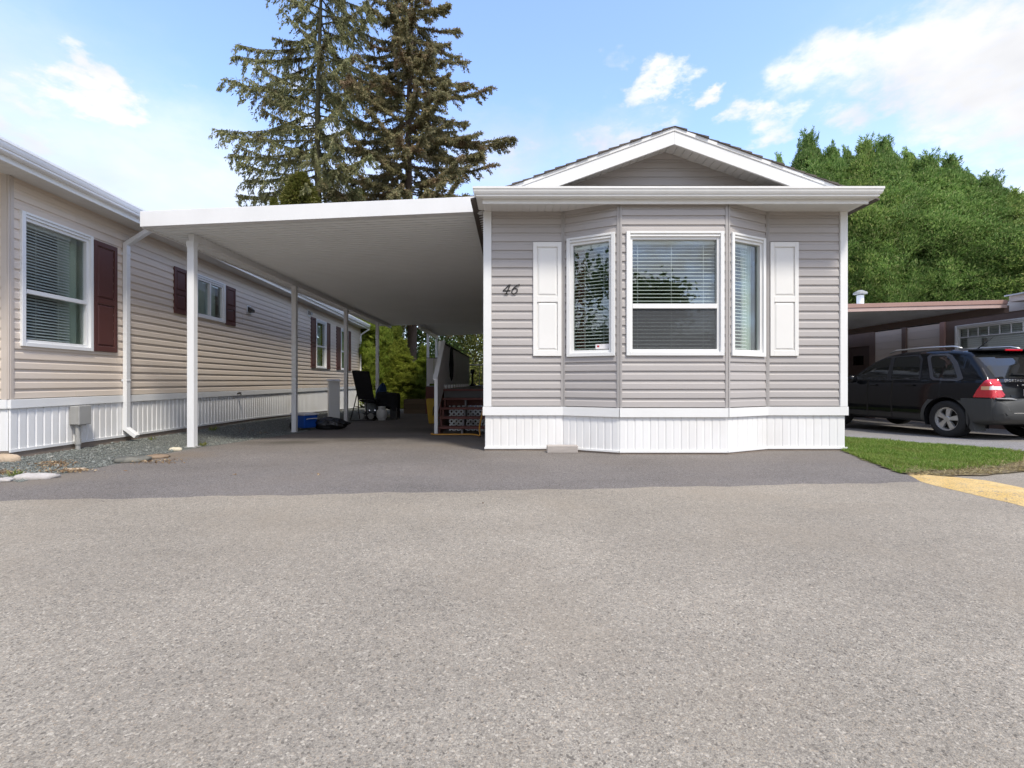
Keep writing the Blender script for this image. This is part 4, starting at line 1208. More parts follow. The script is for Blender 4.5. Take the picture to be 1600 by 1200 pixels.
    m = MB(); m.box((-3.1, 21.48, 1.652), (xr, 21.55, 1.70)); m.build('handrail', 'white', root)
    m = MB(); m.box((-1.02, 17.3, .756), (-.92, 17.4, 3.0)); m.build('deck_post', 'deck_grey', root)
deck()

# ------------------------------------------------------------ brown neighbour house on the right
def neighbour():
    NX = 11.3
    root = thing('neighbour_house', (NX, 12, -.2), 'low brown house with gridded window and pinkish flat porch roof behind the black car', 'house')
    u = Vector((0, -1, 0)); fr = Frame((NX, 17.0, 0), u, (-1, 0, 0))       # u runs towards the street
    q = lambda Y: 17.0 - Y
    z0 = -.3
    W = (q(12.05), q(8.9), 1.05, 2.33)
    # brown boarded wall with openings, pale panels, door
    m = MB(fr); m.box((q(12.33), -.1, z0), (q(12.06), 0, 2.72)); m.box((q(12.06), -.1, 2.32), (q(8.9), 0, 2.50)); m.box((q(12.06), -.1, z0), (q(8.9), 0, 1.06)); m.box((q(8.9), -.1, z0), (q(6.5), 0, 2.72))
    m.build('wall', 'brown_trim', root)
    for Y0, Y1 in ((12.48, 13.55), (13.72, 14.75)):
        zz = z0
        while zz < 2.45:
            m = MB(fr); m.box((q(Y1), -.06, zz), (q(Y0), -.02 + .006, min(zz + .197, 2.45))); m.build('wall_panel', 'siding_pale', root); zz += .20
    m = MB(fr); m.box((q(12.475), -.10, z0), (q(12.335), .045, 2.60)); m.build('post', 'pink_trim', root, bevel=.006)
    m = MB(fr); m.box((q(13.71), -.10, z0), (q(13.56), .03, 2.50)); m.build('post', 'brown_trim', root, bevel=.006)
    m = MB(fr); m.box((q(14.98), -.10, z0), (q(14.76), .0, 2.5)); m.box((q(17), -.10, 2.05), (q(14.985), .0, 2.5)); m.box((q(17), -.1, z0), (q(15.95), 0, 2.049)); m.build('wall', 'brown_trim', root)
    m = MB(fr); m.box((q(15.94), -.06, z0), (q(14.99), -.02, 2.045)); d = m.build('door', 'door_brown', root)
    m = MB(fr); m.box((q(15.7), -.0195, 1.45), (q(15.25), -.012, 1.75)); m.build('door_window', 'car_glass', d)
    m = MB(fr); m.box((q(17), .001, 2.501), (q(6.5), .025, 2.73)); m.build('frieze', 'siding_pale', root)
    w = window(fr, root, *W, blind=(0, 1), pitch=.05, tilt=.047, grid=(2.02, 12), cords=(.2, .5, .8))
    # eave and pale roof of the house
    m = MB(fr); m.box((q(10.4), .03, 2.66), (q(6.5), .36, 2.68)); m.box((q(10.4), .361, 2.66), (q(6.5), .385, 2.80)); m.build('fascia', 'siding_pale', root)
    for k in range(9):
        m = MB(fr); a = .43 - k * .34
        m.extr([(q(10.46), a, 2.79 + k * .062), (q(10.46), a - .36, 2.79 + (k + 1) * .062 + .004), (q(10.46), a - .36, 2.79 + (k + 1) * .062 + .022), (q(10.46), a, 2.79 + k * .062 + .030)], (4, 0, 0)); m.build('roof_sheet', 'roof_grey', root)
    m = MB(); m.box((NX + .11, 6.5, z0), (NX + 5, 17, 2.7)) ; m2 = MB(); m2.box((NX + 2.5, 6.6, z0), (NX + 2.6, 17, 2.7)); m2.box((NX + .0, 17.0, z0), (NX + 5, 17.1, 2.75)); m2.box((NX, 6.4, z0), (NX + 5, 6.5, 2.75)); m2.box((NX, 6.5, 2.74), (NX + 5, 17.0, 2.76)); m2.build('interior', 'dark_interior', root)
    # flat porch roof
    px0, px1, py0, py1 = 6.1, 10.93, 10.45, 17.2
    zr = lambda x: 2.555 + (x - px1) * .026
    for t0, t1, yo, mt in ((.075, .165, -.015, 'pink_trim'), (-.01, .0745, 0, 'siding_pale')):
        m = MB(); m.extr([(px0, py0 + yo, zr(px0) + t0), (px1, py0 + yo, zr(px1) + t0), (px1, py0 + yo, zr(px1) + t1), (px0, py0 + yo, zr(px0) + t1)], (0, .03 - yo, 0)); m.build('porch_fascia', mt if mt == 'pink_trim' else pinkpale, root, bevel=.004)
    m = MB(); m.extr([(px0, py0 + .031, zr(px0) + .05), (px1, py0 + .031, zr(px1) + .05), (px1, py0 + .031, zr(px1) + .14), (px0, py0 + .031, zr(px0) + .14)], (0, py1 - py0, 0)); m.build('porch_roof', 'ceiling', root)
    m = MB(); m.box((px1 - .02, py0 + .04, zr(px1) - .12), (px1 + .08, py1, zr(px1) + .048)); m.build('porch_beam', 'brown_trim', root)
    m = MB(); m.box((px0, 17.22, z0), (NX, 17.3, 2.5)); m.build('porch_back_wall', 'door_brown', root)
    for x in (6.2,):
        for y in (10.6, 16.5):
            m = MB(); m.box((x - .05, y - .05, z0), (x + .05, y + .05, zr(x) + .0)); m.build('post', 'pink_trim', root)
    m = MB(); m.tube([(9.56, 13, 2.6), (9.56, 13, 3.28)], .085, 12); v = m.build('vent_pipe', 'white_alu', root, smooth=False)
    m = MB(); m.lathe([(.06, 0), (.17, .02), (.16, .06), (.05, .12)], (9.56, 13, 3.30), 14); m.build('vent_cap', 'grey_box', v)
    m = MB(); m.box((9.9, 16.9, 0.75), (10.5, 17.1, 1.35)); 
pinkpale = weathered('pale pink trim', (.52, .38, .34), .55, .08)
neighbour()

# ------------------------------------------------------------ parked black car
def car():
    WB, TR, RW = 2.63, 1.54, .345
    CW = .915
    st = [(0.00, .58, .80), (.02, .66, .85), (.05, .715, .885), (.10, .735, .92), (.125, .74, .93), (.135, .80, .93), (.15, .93, .935), (.18, 1.03, .94), (.23, 1.09, .95), (.40, 1.33, .965), (.58, 1.545, .975), (.66, 1.60, .98), (.78, 1.625, .99),
          (1.0, 1.65, 1), (1.45, 1.672, 1), (2.0, 1.66, 1), (2.35, 1.61, 1), (2.6, 1.51, 1), (3.2, 1.12, 1), (3.3, 1.08, .995), (3.7, 1.03, .985), (4.1, .92, .94), (4.25, .80, .88), (4.33, .64, .82), (4.36, .5, .78)]
    ys = np.unique(np.concatenate([np.arange(0, .7, .0125), np.arange(.7, 4.36, .02), [s[0] for s in st]]))
    Y0 = np.array([s[0] for s in st])
    ztop = np.interp(ys, Y0, [s[1] for s in st]); wf = np.interp(ys, Y0, [s[2] for s in st])
    k = np.array([1, 2, 3, 2, 1]) / 9
    sm = lambda a: np.convolve(np.pad(a, 2, mode='edge'), k, 'valid')
    wf = sm(wf)
    zb = np.interp(ys, [0, .1, .5, 1, 3.4, 4.36], [.40, .33, .27, .24, .24, .33])
    nt = 190
    def section(i):
        W = CW * wf[i]; zt = ztop[i]; b = zb[i]
        zs = min(1.04, zt - .04); z1 = b + (zs - b) * .42; z2 = b + (zs - b) * .72
        zu = max(zs + .008, zt - .10)
        tum = .30 * (zu - zs)
        P = [(0, b), (W * .80, b), (W * .955, b + .03), (W * .985, b + .10), (W, z1), (W * .995, z2), (W * .975, zs - .03), (W * .955, zs), (W * .955 - tum, zu), (W * .955 - tum - .035, zt - .045), (W * .955 - tum - .13, zt - .012), (W * .45, zt), (0, zt + .012)]
        P = np.array(P)
        # Chaikin rounding
        for _ in range(2):
            q = np.empty((2 * (len(P) - 1) + 2, 2)); q[0] = P[0]; q[-1] = P[-1]
            q[1:-1:2] = P[:-1] * .75 + P[1:] * .25; q[2:-1:2] = P[:-1] * .25 + P[1:] * .75; P = q
        d = np.concatenate([[0], np.cumsum(np.hypot(*np.diff(P, axis=0).T))])
        t = np.linspace(0, d[-1], nt)
        return np.stack([np.interp(t, d, P[:, 0]), np.interp(t, d, P[:, 1])], -1)
    S = np.stack([section(i) for i in range(len(ys))])         # ny, nt, 2 (right half)
    full = np.concatenate([np.stack([S[..., 0], np.broadcast_to(ys[:, None], S.shape[:2]), S[..., 1]], -1),
                           np.stack([-S[:, ::-1, 0], np.broadcast_to(ys[:, None], S.shape[:2]), S[:, ::-1, 1]], -1)[:, 1:-1]], 1)
    cap0 = np.repeat(full[:1].mean(1, keepdims=True), full.shape[1], 1); cap1 = np.repeat(full[-1:].mean(1, keepdims=True), full.shape[1], 1)
    full = np.concatenate([cap0, full, cap1], 0)
    V = full.reshape(-1, 3); ny, nn = full.shape[:2]; idx = np.arange(ny * nn).reshape(ny, nn)
    nx_ = np.roll(idx, -1, 1)
    Q = np.stack([idx[:-1], nx_[:-1], nx_[1:], idx[1:]], -1).reshape(-1, 4)
    C = V[Q].mean(1); ax = np.abs(C[:, 0]); y = C[:, 1]; z = C[:, 2]
    nrm = np.cross(V[Q[:, 1]] - V[Q[:, 0]], V[Q[:, 3]] - V[Q[:, 0]]); nrm /= np.linalg.norm(nrm, axis=1)[:, None] + 1e-9
    side = np.abs(nrm[:, 0]) > .45
    def poly(P): return in_poly(y, z, P)
    yr, yf = .90, .90 + WB
    arch = ((np.hypot(y - yr, z - RW) < .405) | (np.hypot(y - yf, z - RW) < .405)) & (ax > .55) & (z < .80)
    up = z - .0
    quarter = side & (z > 1.0) & poly([(.72, 1.11), (.80, 1.085), (1.10, 1.10), (1.16, 1.13), (1.32, 1.50), (1.30, 1.535), (1.06, 1.535), (.98, 1.50), (.86, 1.36)])
    qframe = side & (z > 1.0) & poly([(.62, 1.09), (.70, 1.05), (1.15, 1.065), (1.22, 1.11), (1.395, 1.52), (1.36, 1.568), (1.02, 1.568), (.92, 1.53), (.78, 1.38)]) & ~quarter
    rdoor = side & poly([(1.44, 1.09), (2.06, 1.09), (2.10, 1.545), (1.60, 1.555), (1.52, 1.48)])
    fdoor = side & poly([(2.17, 1.09), (3.02, 1.09), (2.55, 1.44), (2.32, 1.53), (2.19, 1.54)])
    dframe = side & poly([(1.405, 1.07), (3.08, 1.07), (2.58, 1.47), (2.33, 1.57), (1.56, 1.582), (1.47, 1.49)]) & ~rdoor & ~fdoor
    rear = (y > .235) & (y < .60) & (ax < .66) & (z > 1.09) & ~side
    wind = (y > 2.62) & (y < 3.17) & (ax < .70) & (z > 1.12) & ~side
    LAMP = [(.12, .765), (.42, .765), (.36, .90), (.25, 1.075), (.12, 1.075)]
    lampz = poly(LAMP) & (ax > .66)
    lamp_mid = lampz & (z > .895) & (z < .955) & (y < .30)
    bumper = ((z < .745) & (y < .62)) | ((z < .70) & (y < 1.42) & (z < .70 - (y - .62) * .0))
    bumper &= (y < .80) | ((np.hypot(y - yr, z - RW) < .47) & (z < .76))
    clad = (z < .40) & ~bumper
    grp = np.zeros(len(Q), int)
    for g, msk in ((1, clad), (2, bumper), (3, qframe | dframe), (4, quarter), (5, rdoor), (6, fdoor), (7, rear), (8, wind), (9, lampz), (10, lamp_mid)): grp[msk] = g
    grp[arch] = -1
    # pull the vertices of the part outlines onto the outlines themselves
    PO = [[(.72, 1.11), (.80, 1.085), (1.10, 1.10), (1.16, 1.13), (1.32, 1.50), (1.30, 1.535), (1.06, 1.535), (.98, 1.50), (.86, 1.36)],
          [(.62, 1.09), (.70, 1.05), (1.15, 1.065), (1.22, 1.11), (1.395, 1.52), (1.36, 1.568), (1.02, 1.568), (.92, 1.53), (.78, 1.38)],
          [(1.44, 1.09), (2.06, 1.09), (2.10, 1.545), (1.60, 1.555), (1.52, 1.48)], [(2.17, 1.09), (3.02, 1.09), (2.55, 1.44), (2.32, 1.53), (2.19, 1.54)],
          [(1.405, 1.07), (3.08, 1.07), (2.58, 1.47), (2.33, 1.57), (1.56, 1.582), (1.47, 1.49)], LAMP]
    segs = [(P[i], P[(i + 1) % len(P)]) for P in PO for i in range(len(P))] + [((0, .745), (.62, .745)), ((.62, .70), (1.42, .70)), ((0, .40), (4.4, .40)), ((.12, .895), (.34, .895)), ((.12, .955), (.34, .955)), ((.30, .895), (.30, .955)), ((.62, .70), (.62, .745))]
    lo = np.full(len(V), 99); hi = np.full(len(V), -99)
    for k_ in range(4): np.minimum.at(lo, Q[:, k_], grp); np.maximum.at(hi, Q[:, k_], grp)
    bi = np.where((lo != hi) & (np.abs(V[:, 0]) > .5))[0]; YZ = V[bi][:, 1:]
    best = np.full(len(bi), .022); new = YZ.copy()
    for (p0, p1) in segs:
        p0, p1 = np.array(p0), np.array(p1); dv = p1 - p0; t_ = np.clip(((YZ - p0) @ dv) / (dv @ dv), 0, 1); pr_ = p0 + t_[:, None] * dv
        dd_ = np.hypot(*(YZ - pr_).T); m_ = dd_ < best; best[m_] = dd_[m_]; new[m_] = pr_[m_]
    for (yc, rc) in ((yr, .405), (yr, .47), (yf, .405)):
        rv = YZ - np.array([yc, RW]); rl = np.hypot(*rv.T); pr_ = np.array([yc, RW]) + rv / rl[:, None] * rc
        dd_ = np.abs(rl - rc); m_ = (dd_ < best) & (YZ[:, 1] < .80); best[m_] = dd_[m_]; new[m_] = pr_[m_]
    V[bi, 1:] = new
    gz = float(zg(8.1, 8.9)) - .016
    root = thing('parked_car', (0, 0, 0), 'black parked suv with red tail lamp and silver wheels beside the lawn', 'car')
    def part(g, name, mat, parent=root, off=0.0, sel=None):
        m = grp == g if sel is None else sel
        if not m.any(): return None
        used = np.unique(Q[m]); rm = np.zeros(len(V), int); rm[used] = np.arange(len(used))
        VV = V[used].copy()
        if off:
            acc = np.zeros((len(V), 3)); 
            for c in range(4): np.add.at(acc, Q[m][:, c], nrm[m])
            a = acc[used]; VV += a / (np.linalg.norm(a, axis=1)[:, None] + 1e-9) * off * SGN
        return np_mesh(name, VV, rm[Q[m]], mat, parent, True)
    SGN = 1 if nrm[(ax > .85)][0][0] * C[(ax > .85)][0][0] > 0 else -1
    part(0, 'body', 'car_black'); part(1, 'sill_cladding', 'black'); part(2, 'rear_bumper', 'cladding', off=.006)
    L_ = C[:, 0] < 0
    for s in (L_, ~L_):
        for q in (y < 1.395, y >= 1.395): part(3, 'window_trim', M['trim_grey'] if q[np.argmin(y)] else 'black', off=.003, sel=(grp == 3) & s & q)
    for g, nm in ((4, 'quarter_window'), (5, 'door_window'), (6, 'door_window')):
        for s in (L_, ~L_): part(g, nm, 'car_glass_dark', sel=(grp == g) & s)
    part(7, 'rear_window', 'car_glass_dark', off=.002); part(8, 'windscreen', 'car_glass_dark')
    for s in (L_, ~L_):
        t = part(9, 'tail_lamp', 'lamp_red', off=.012, sel=(grp == 9) & s)
        part(10, 'indicator_lens', 'lamp_amber', t, .013, sel=(grp == 10) & s & (y > .19))
        part(10, 'reversing_lens', 'lamp_clear', t, .013, sel=(grp == 10) & s & (y <= .19))
    # wheel arch liners
    for yw in (yr, yf):
        for sx in (-1, 1):
            m = MB(); n = 20; v = []
            for a in np.linspace(R(-20), R(200), n):
                v += [(sx * .89, yw + .41 * math.cos(a), RW + .41 * math.sin(a)), (sx * .50, yw + .41 * math.cos(a), RW + .41 * math.sin(a))]
            m.add(v, [(2 * i, 2 * i + 1, 2 * i + 3, 2 * i + 2) for i in range(n - 1)])
            m.quad((sx * .50, yw - .42, .2), (sx * .50, yw + .42, .2), (sx * .50, yw + .42, .76), (sx * .50, yw - .42, .76))
            m.build('wheel_arch', 'black', root)
    # wheels
    for yw in (yr, yf):
        for sx in (-1, 1):
            cx = sx * TR / 2; wx = .112
            m = MB(); prof = [(.215, -wx * .90), (.262, -wx), (.318, -wx * .98), (.338, -wx * .80), (.345, -wx * .45), (.345, wx * .45), (.338, wx * .80), (.318, wx * .98), (.262, wx), (.215, wx * .90)]
            m.lathe(prof, (cx, yw, RW), 40, 'x'); m.f = [f for f in m.f if len(f) < 10]; w = m.build('wheel', 'tyre', root, smooth=True)
            w.data.shade_smooth()
            m = MB(); o_ = cx + sx * .085
            # rim ring
            n = 40; v = []; pr = [(.218, .02), (.218, .0), (.196, -.004), (.186, -.03), (.186, -.10)]
            for r_, h in pr:
                for kk in range(n):
                    a = 2 * math.pi * kk / n; v.append((o_ + sx * h, yw + r_ * math.cos(a), RW + r_ * math.sin(a)))
            m.add(v, [(i * n + kk, i * n + (kk + 1) % n, (i + 1) * n + (kk + 1) % n, (i + 1) * n + kk) for i in range(len(pr) - 1) for kk in range(n)])
            for s5 in range(5):
                a = R(90 + 72 * s5 + 8)
                ca, sa = math.cos(a), math.sin(a)
                def p(r_, t, h): return (o_ + sx * h, yw + r_ * ca - t * sa, RW + r_ * sa + t * ca)
                m.add([p(.045, -.028, .004), p(.045, .028, .004), p(.190, .046, -.006), p(.190, -.046, -.006), p(.045, -.034, -.03), p(.045, .034, -.03), p(.190, .054, -.04), p(.190, -.054, -.04)],
                      [(0, 1, 2, 3), (0, 1, 5, 4), (1, 2, 6, 5), (2, 3, 7, 6), (3, 0, 4, 7)])
            m.lathe([(.055, -.03), (.055, .006), (.045, .012), (.0, .012)] if sx > 0 else [(.055, .03), (.055, -.006), (.045, -.012), (.0, -.012)], (o_, yw, RW), 16, 'x')
            m.build('rim', 'alloy', w)
            m = MB(); m.lathe([(.175, -.02), (.175, .02)], (o_ - sx * .09, yw, RW), 24, 'x'); m.build('brake_disc', 'dark_metal', w)
    # small parts
    for sx in (-1, 1):
        m = MB(); m.tube([(sx * .60, .85, 1.655), (sx * .60, 1.0, 1.70), (sx * .60, 1.6, 1.715), (sx * .60, 2.2, 1.70), (sx * .60, 2.35, 1.65)], .016, 8); m.build('roof_rail', 'alloy', root, smooth=True)
        m = MB(); m.box((sx * .915 - .02, 1.50, .955), (sx * .915 + .02, 1.70, .985)); m.build('door_handle', 'car_black', root, bevel=.008, seg=2)
        m = MB(); m.box((sx * .915 - .02, 2.36, .955), (sx * .915 + .02, 2.56, .985)); m.build('door_handle', 'car_black', root, bevel=.008, seg=2)
        m = MB(); m.lathe([(.02, -.08), (.085, -.06), (.095, 0), (.08, .05), (.02, .07)], (sx * 1.0, 2.92, 1.10), 12, 'y'); m.build('mirror', 'car_black', root, smooth=True)
        m = MB(); m.extr([(sx * .87, .565, .60), (sx * .87, .46, .36), (sx * .87, .40, .17), (sx * .87, .47, .17), (sx * .87, .55, .30)], (-sx * .22, 0, 0)); m.build('mud_flap', 'cladding', root)
    m = MB(); m.box((-.62, .50, 1.585), (.62, .74, 1.625)); m.build('spoiler', 'car_black', root, bevel=.012, seg=2)
    m = MB(); m.box((-.17, .478, 1.588), (.17, .499, 1.620)); m.build('brake_lamp', 'lamp_red', root, bevel=.004)
    m = MB(); m.tube([(-.45, .72, 1.62), (-.45, .68, 1.66), (-.43, .45, 1.84)], [.02, .008, .003], 6); m.build('antenna', 'black', root)
    m = MB(); m.bar((.12, .24, 1.15), (-.34, .25, 1.175), .03, .022); m.lathe([(.03, -.03), (.03, .02)], (.12, .235, 1.145), 10, 'y'); m.build('wiper', 'black', root)
    m = MB(); m.box((-.30, .118, .965), (.30, .145, .995)); m.build('tailgate_strip', 'chrome', root, bevel=.005)
    m = MB(); m.box((-.26, .128, .79), (.26, .134, .91)); m.build('licence_plate', 'sticker', root, bevel=.003)
    m = MB(); m.box((-.62, -.006, .50), (.62, .012, .515)); m.build('bumper_strip', 'chrome', root)
    m = MB(); m.extr([(-.83, .085, .747), (-.52, .035, .732), (-.52, .12, .752), (-.80, .19, .757)], (0, 0, .010)); m.build('bumper_step', M['step_grey'], root)
    cu = bpy.data.curves.new('badge', 'FONT'); cu.body = 'SPORTAGE'; cu.size = .062; cu.extrude = .003; cu.space_character = 1.35
    to = bpy.data.objects.new('badge_tmp', cu); COL.objects.link(to)
    dg = bpy.context.evaluated_depsgraph_get(); me = bpy.data.meshes.new_from_object(to.evaluated_get(dg)); bpy.data.objects.remove(to)
    bo = bpy.data.objects.new('badge', me); COL.objects.link(bo); me.materials.append(M['chrome']); bo.parent = root
    bo.location = (-.62, .146, 1.035); bo.rotation_euler = (R(90), 0, 0)
    # place: rear left wheel of the car
    ang = R(5.5)                      # nose turned a little to the left
    root.rotation_euler = (math.atan2(.0, 1), 0, ang)
    target = Vector((8.06, 8.80)); loc = Vector((-TR / 2 - .11, yr))
    ca, sa = math.cos(ang), math.sin(ang)
    root.location = (target.x - (loc.x * ca - loc.y * sa), target.y - (loc.x * sa + loc.y * ca), gz)
M['car_glass_dark'] = weathered('dark tinted glass', (.012, .013, .013), .03, .2, spec=.6)
M['trim_grey'] = weathered('satin grey window surround', (.06, .06, .064), .35, .1)
M['step_grey'] = weathered('pale grey bumper step', (.30, .30, .30), .4, .1)
car()

# ------------------------------------------------------------ things under the carport
def cooler():
    cx, cy = -4.66, 10.62; g = float(zg(cx, cy)); a = R(-32)
    T = lambda p: Vector((cx + p[0] * math.cos(a) - p[1] * math.sin(a), cy + p[0] * math.sin(a) + p[1] * math.cos(a), g + p[2]))
    root = thing('cooler', (cx, cy, g), 'blue wheeled cooler with pale lid on the ground behind a carport post', 'cooler')
    m = MB(T); b = [(-.25, -.17), (.25, -.17), (.25, .17), (-.25, .17)]
    m.add([(x * .90, y * .90, .05) for x, y in b] + [(x, y, .33) for x, y in b], [(0, 1, 2, 3), (4, 5, 6, 7), (0, 1, 5, 4), (1, 2, 6, 5), (2, 3, 7, 6), (3, 0, 4, 7)]); m.build('body', 'blue_plastic', root, bevel=.02, seg=2)
    m = MB(T); m.box((-.265, -.185, .331), (.265, .185, .375)); m.build('lid', 'pale_plastic', root, bevel=.015, seg=2)
    for y in (-.175, .13):
        m = MB(T); m.lathe([(.085, 0), (.085, .045)], (-.20, y - .0, .085), 16, 'y'); m.build('wheel', 'black', root)
    m = MB(T); m.tube([(.26, -.12, .25), (.30, -.12, .26), (.30, .12, .26), (.26, .12, .25)], .011, 6); m.build('handle', 'pale_plastic', root)
cooler()
def bin_bag():
    cx, cy = -4.10, 10.75; g = float(zg(cx, cy))
    nU, nV = 40, 20; V = []
    for j in range(nV + 1):
        ph = math.pi * j / nV
        for i in range(nU):
            th = 2 * math.pi * i / nU
            x, y, z = math.sin(ph) * math.cos(th), math.sin(ph) * math.sin(th), math.cos(ph)
            r = 1 + .10 * math.sin(5 * th + 3 * z) * math.sin(ph) + .07 * math.sin(11 * th - 4 * z) + .05 * math.sin(9 * z + 3 * th)
            X = x * .37 * r; Y_ = y * .22 * r; Z = .115 + z * .145 * r * (1.0 + .25 * x * -1)
            V.append((X, Y_, max(.0, Z)))
    F_ = [(j * nU + i, j * nU + (i + 1) % nU, (j + 1) * nU + (i + 1) % nU, (j + 1) * nU + i) for j in range(nV) for i in range(nU)]
    o = np_mesh('garbage_bag', V, F_, 'bag', None, True); o.location = (cx, cy, g)
    tag(o, 'crumpled black garbage bag lying next to the blue cooler', 'garbage bag')
bin_bag()
def pedestal():
    cx, cy = -5.12, 13.6; g = float(zg(cx, cy)); a = R(28)
    T = lambda p: Vector((cx + p[0] * math.cos(a) - p[1] * math.sin(a), cy + p[0] * math.sin(a) + p[1] * math.cos(a), g + p[2]))
    root = thing('utility_pedestal', (cx, cy, g), 'white boxy utility pedestal with slanted cap by the beige house skirting', 'utility box')
    m = MB(T); m.box((-.15, -.13, -.03), (.15, .13, 1.12)); m.build('cabinet', 'white', root, bevel=.006)
    m = MB(T); m.extr([(-.18, -.17, 1.121), (-.18, .16, 1.121), (-.18, .16, 1.19), (-.18, -.17, 1.15)], (.36, 0, 0)); m.build('cap', 'white', root, bevel=.005)
    m = MB(T); m.box((.1505, -.05, .70), (.156, .03, 1.02)); m.build('meter_slot', 'shutter_wine', root)
    m = MB(T); m.box((.1505, -.12, .66), (.158, .12, .675)); m.build('seam', 'grey_box', root)
pedestal()
def lounge_chair():
    cx, cy = -4.19, 13.6; g = float(zg(cx, cy))
    T = lambda p: Vector((cx + p[0], cy + p[1], g + p[2]))
    root = thing('folding_lounge_chair', (cx, cy, g), 'black folding lounge chair with tall tilted back and thin metal legs', 'lounge chair')
    # back panel leaning, seen from behind: lower edge right, upper edge left
    m = MB(T); b = [Vector((-.21, 0, .62)), Vector((.22, .02, .60)), Vector((.13, -.20, 1.42)), Vector((-.33, -.22, 1.44))]
    nrm = (b[1] - b[0]).cross(b[3] - b[0]).normalized() * .03
    m.add([p for p in b] + [p + nrm for p in b], [(0, 1, 2, 3), (4, 5, 6, 7), (0, 1, 5, 4), (1, 2, 6, 5), (2, 3, 7, 6), (3, 0, 4, 7)]); m.build('backrest', 'black_cloth', root, bevel=.02, seg=2)
    m = MB(T); m.add([(-.20, .02, .60), (.22, .04, .58), (.26, .55, .50), (-.16, .55, .52), (-.20, .02, .56), (.22, .04, .54), (.26, .55, .46), (-.16, .55, .48)], [(0, 1, 2, 3), (4, 5, 6, 7), (0, 1, 5, 4), (1, 2, 6, 5), (2, 3, 7, 6), (3, 0, 4, 7)]); m.build('seat', 'black_cloth', root)
    for pts in ([(-.27, .05, .80), (-.33, -.05, .40), (-.42, -.10, .02)], [(-.25, .05, .80), (-.20, -.05, .30), (-.16, -.08, .06)], [(.02, .0, .60), (.0, -.02, .25), (.04, .0, .02)], [(.22, .3, .5), (.24, .3, .02)]):
        m = MB(T); m.tube(pts, .016, 8); m.build('leg', 'dark_metal', root, smooth=True)
    m = MB(T); m.tube([(-.42, -.10, .02), (-.36, -.12, .012), (.18, -.12, .012), (.24, -.06, .012), (.24, .3, .02)], .016, 8); m.tube([(-.33, -.05, .42), (-.20, -.05, .40)], .012, 6); m.build('base_rail', 'dark_metal', root, smooth=True)
    m = MB(T); m.tube([(-.33, -.20, 1.43), (-.22, .02, .60), (.22, .04, .58), (.13, -.18, 1.41)], .018, 8); m.build('back_frame', 'dark_metal', root, smooth=True)
lounge_chair()
def bucket_and_trolley():
    cx, cy = -4.25, 14.3; g = float(zg(cx, cy)); T = lambda p: Vector((cx + p[0], cy + p[1], g + p[2]))
    root = thing('storage_tub', (cx, cy, g), 'grey plastic tub behind the black lounge chair legs', 'tub')
    m = MB(T); m.lathe([(.17, .10), (.20, .58), (.215, .60), (.215, .63), (.19, .63)], (0, 0, 0), 20); m.build('tub', M['tub_grey'], root, smooth=False)
    m = MB(T); m.lathe([(.20, .0), (.20, .095)], (0, 0, 0), 20); m.build('tub_foot', 'black', root)
    cx2, cy2 = -4.27, 13.98; root2 = thing('hose_reel', (cx2, cy2, g), 'small wheeled reel with pale discs under the lounge chair', 'reel')
    T2 = lambda p: Vector((cx2 + p[0], cy2 + p[1], g + p[2]))
    for x in (-.19, .10):
        m = MB(T2); m.lathe([(.09, 0), (.09, .03)], (x, 0, .11), 18, 'y'); m.build('wheel', 'grey_box', root2)
    m = MB(T2); m.box((-.20, .04, .15), (.34, .10, .20)); m.tube([(-.05, .02, .20), (-.05, .02, .26)], .03, 10); m.tube([(.06, .02, .20), (.06, .02, .27)], .03, 10); m.tube([(.22, .02, .20), (.22, .02, .27)], .04, 10); m.build('axle_bar', 'black', root2)
    for x in (-.05, .06, .22):
        m = MB(T2); m.lathe([(.036, 0), (.03, .03), (.0, .035)], (x, .02, .27), 12); m.build('valve_cap', 'chrome', root2)
M['tub_grey'] = weathered('grey tub plastic', (.20, .22, .23), .5, .1)
bucket_and_trolley()
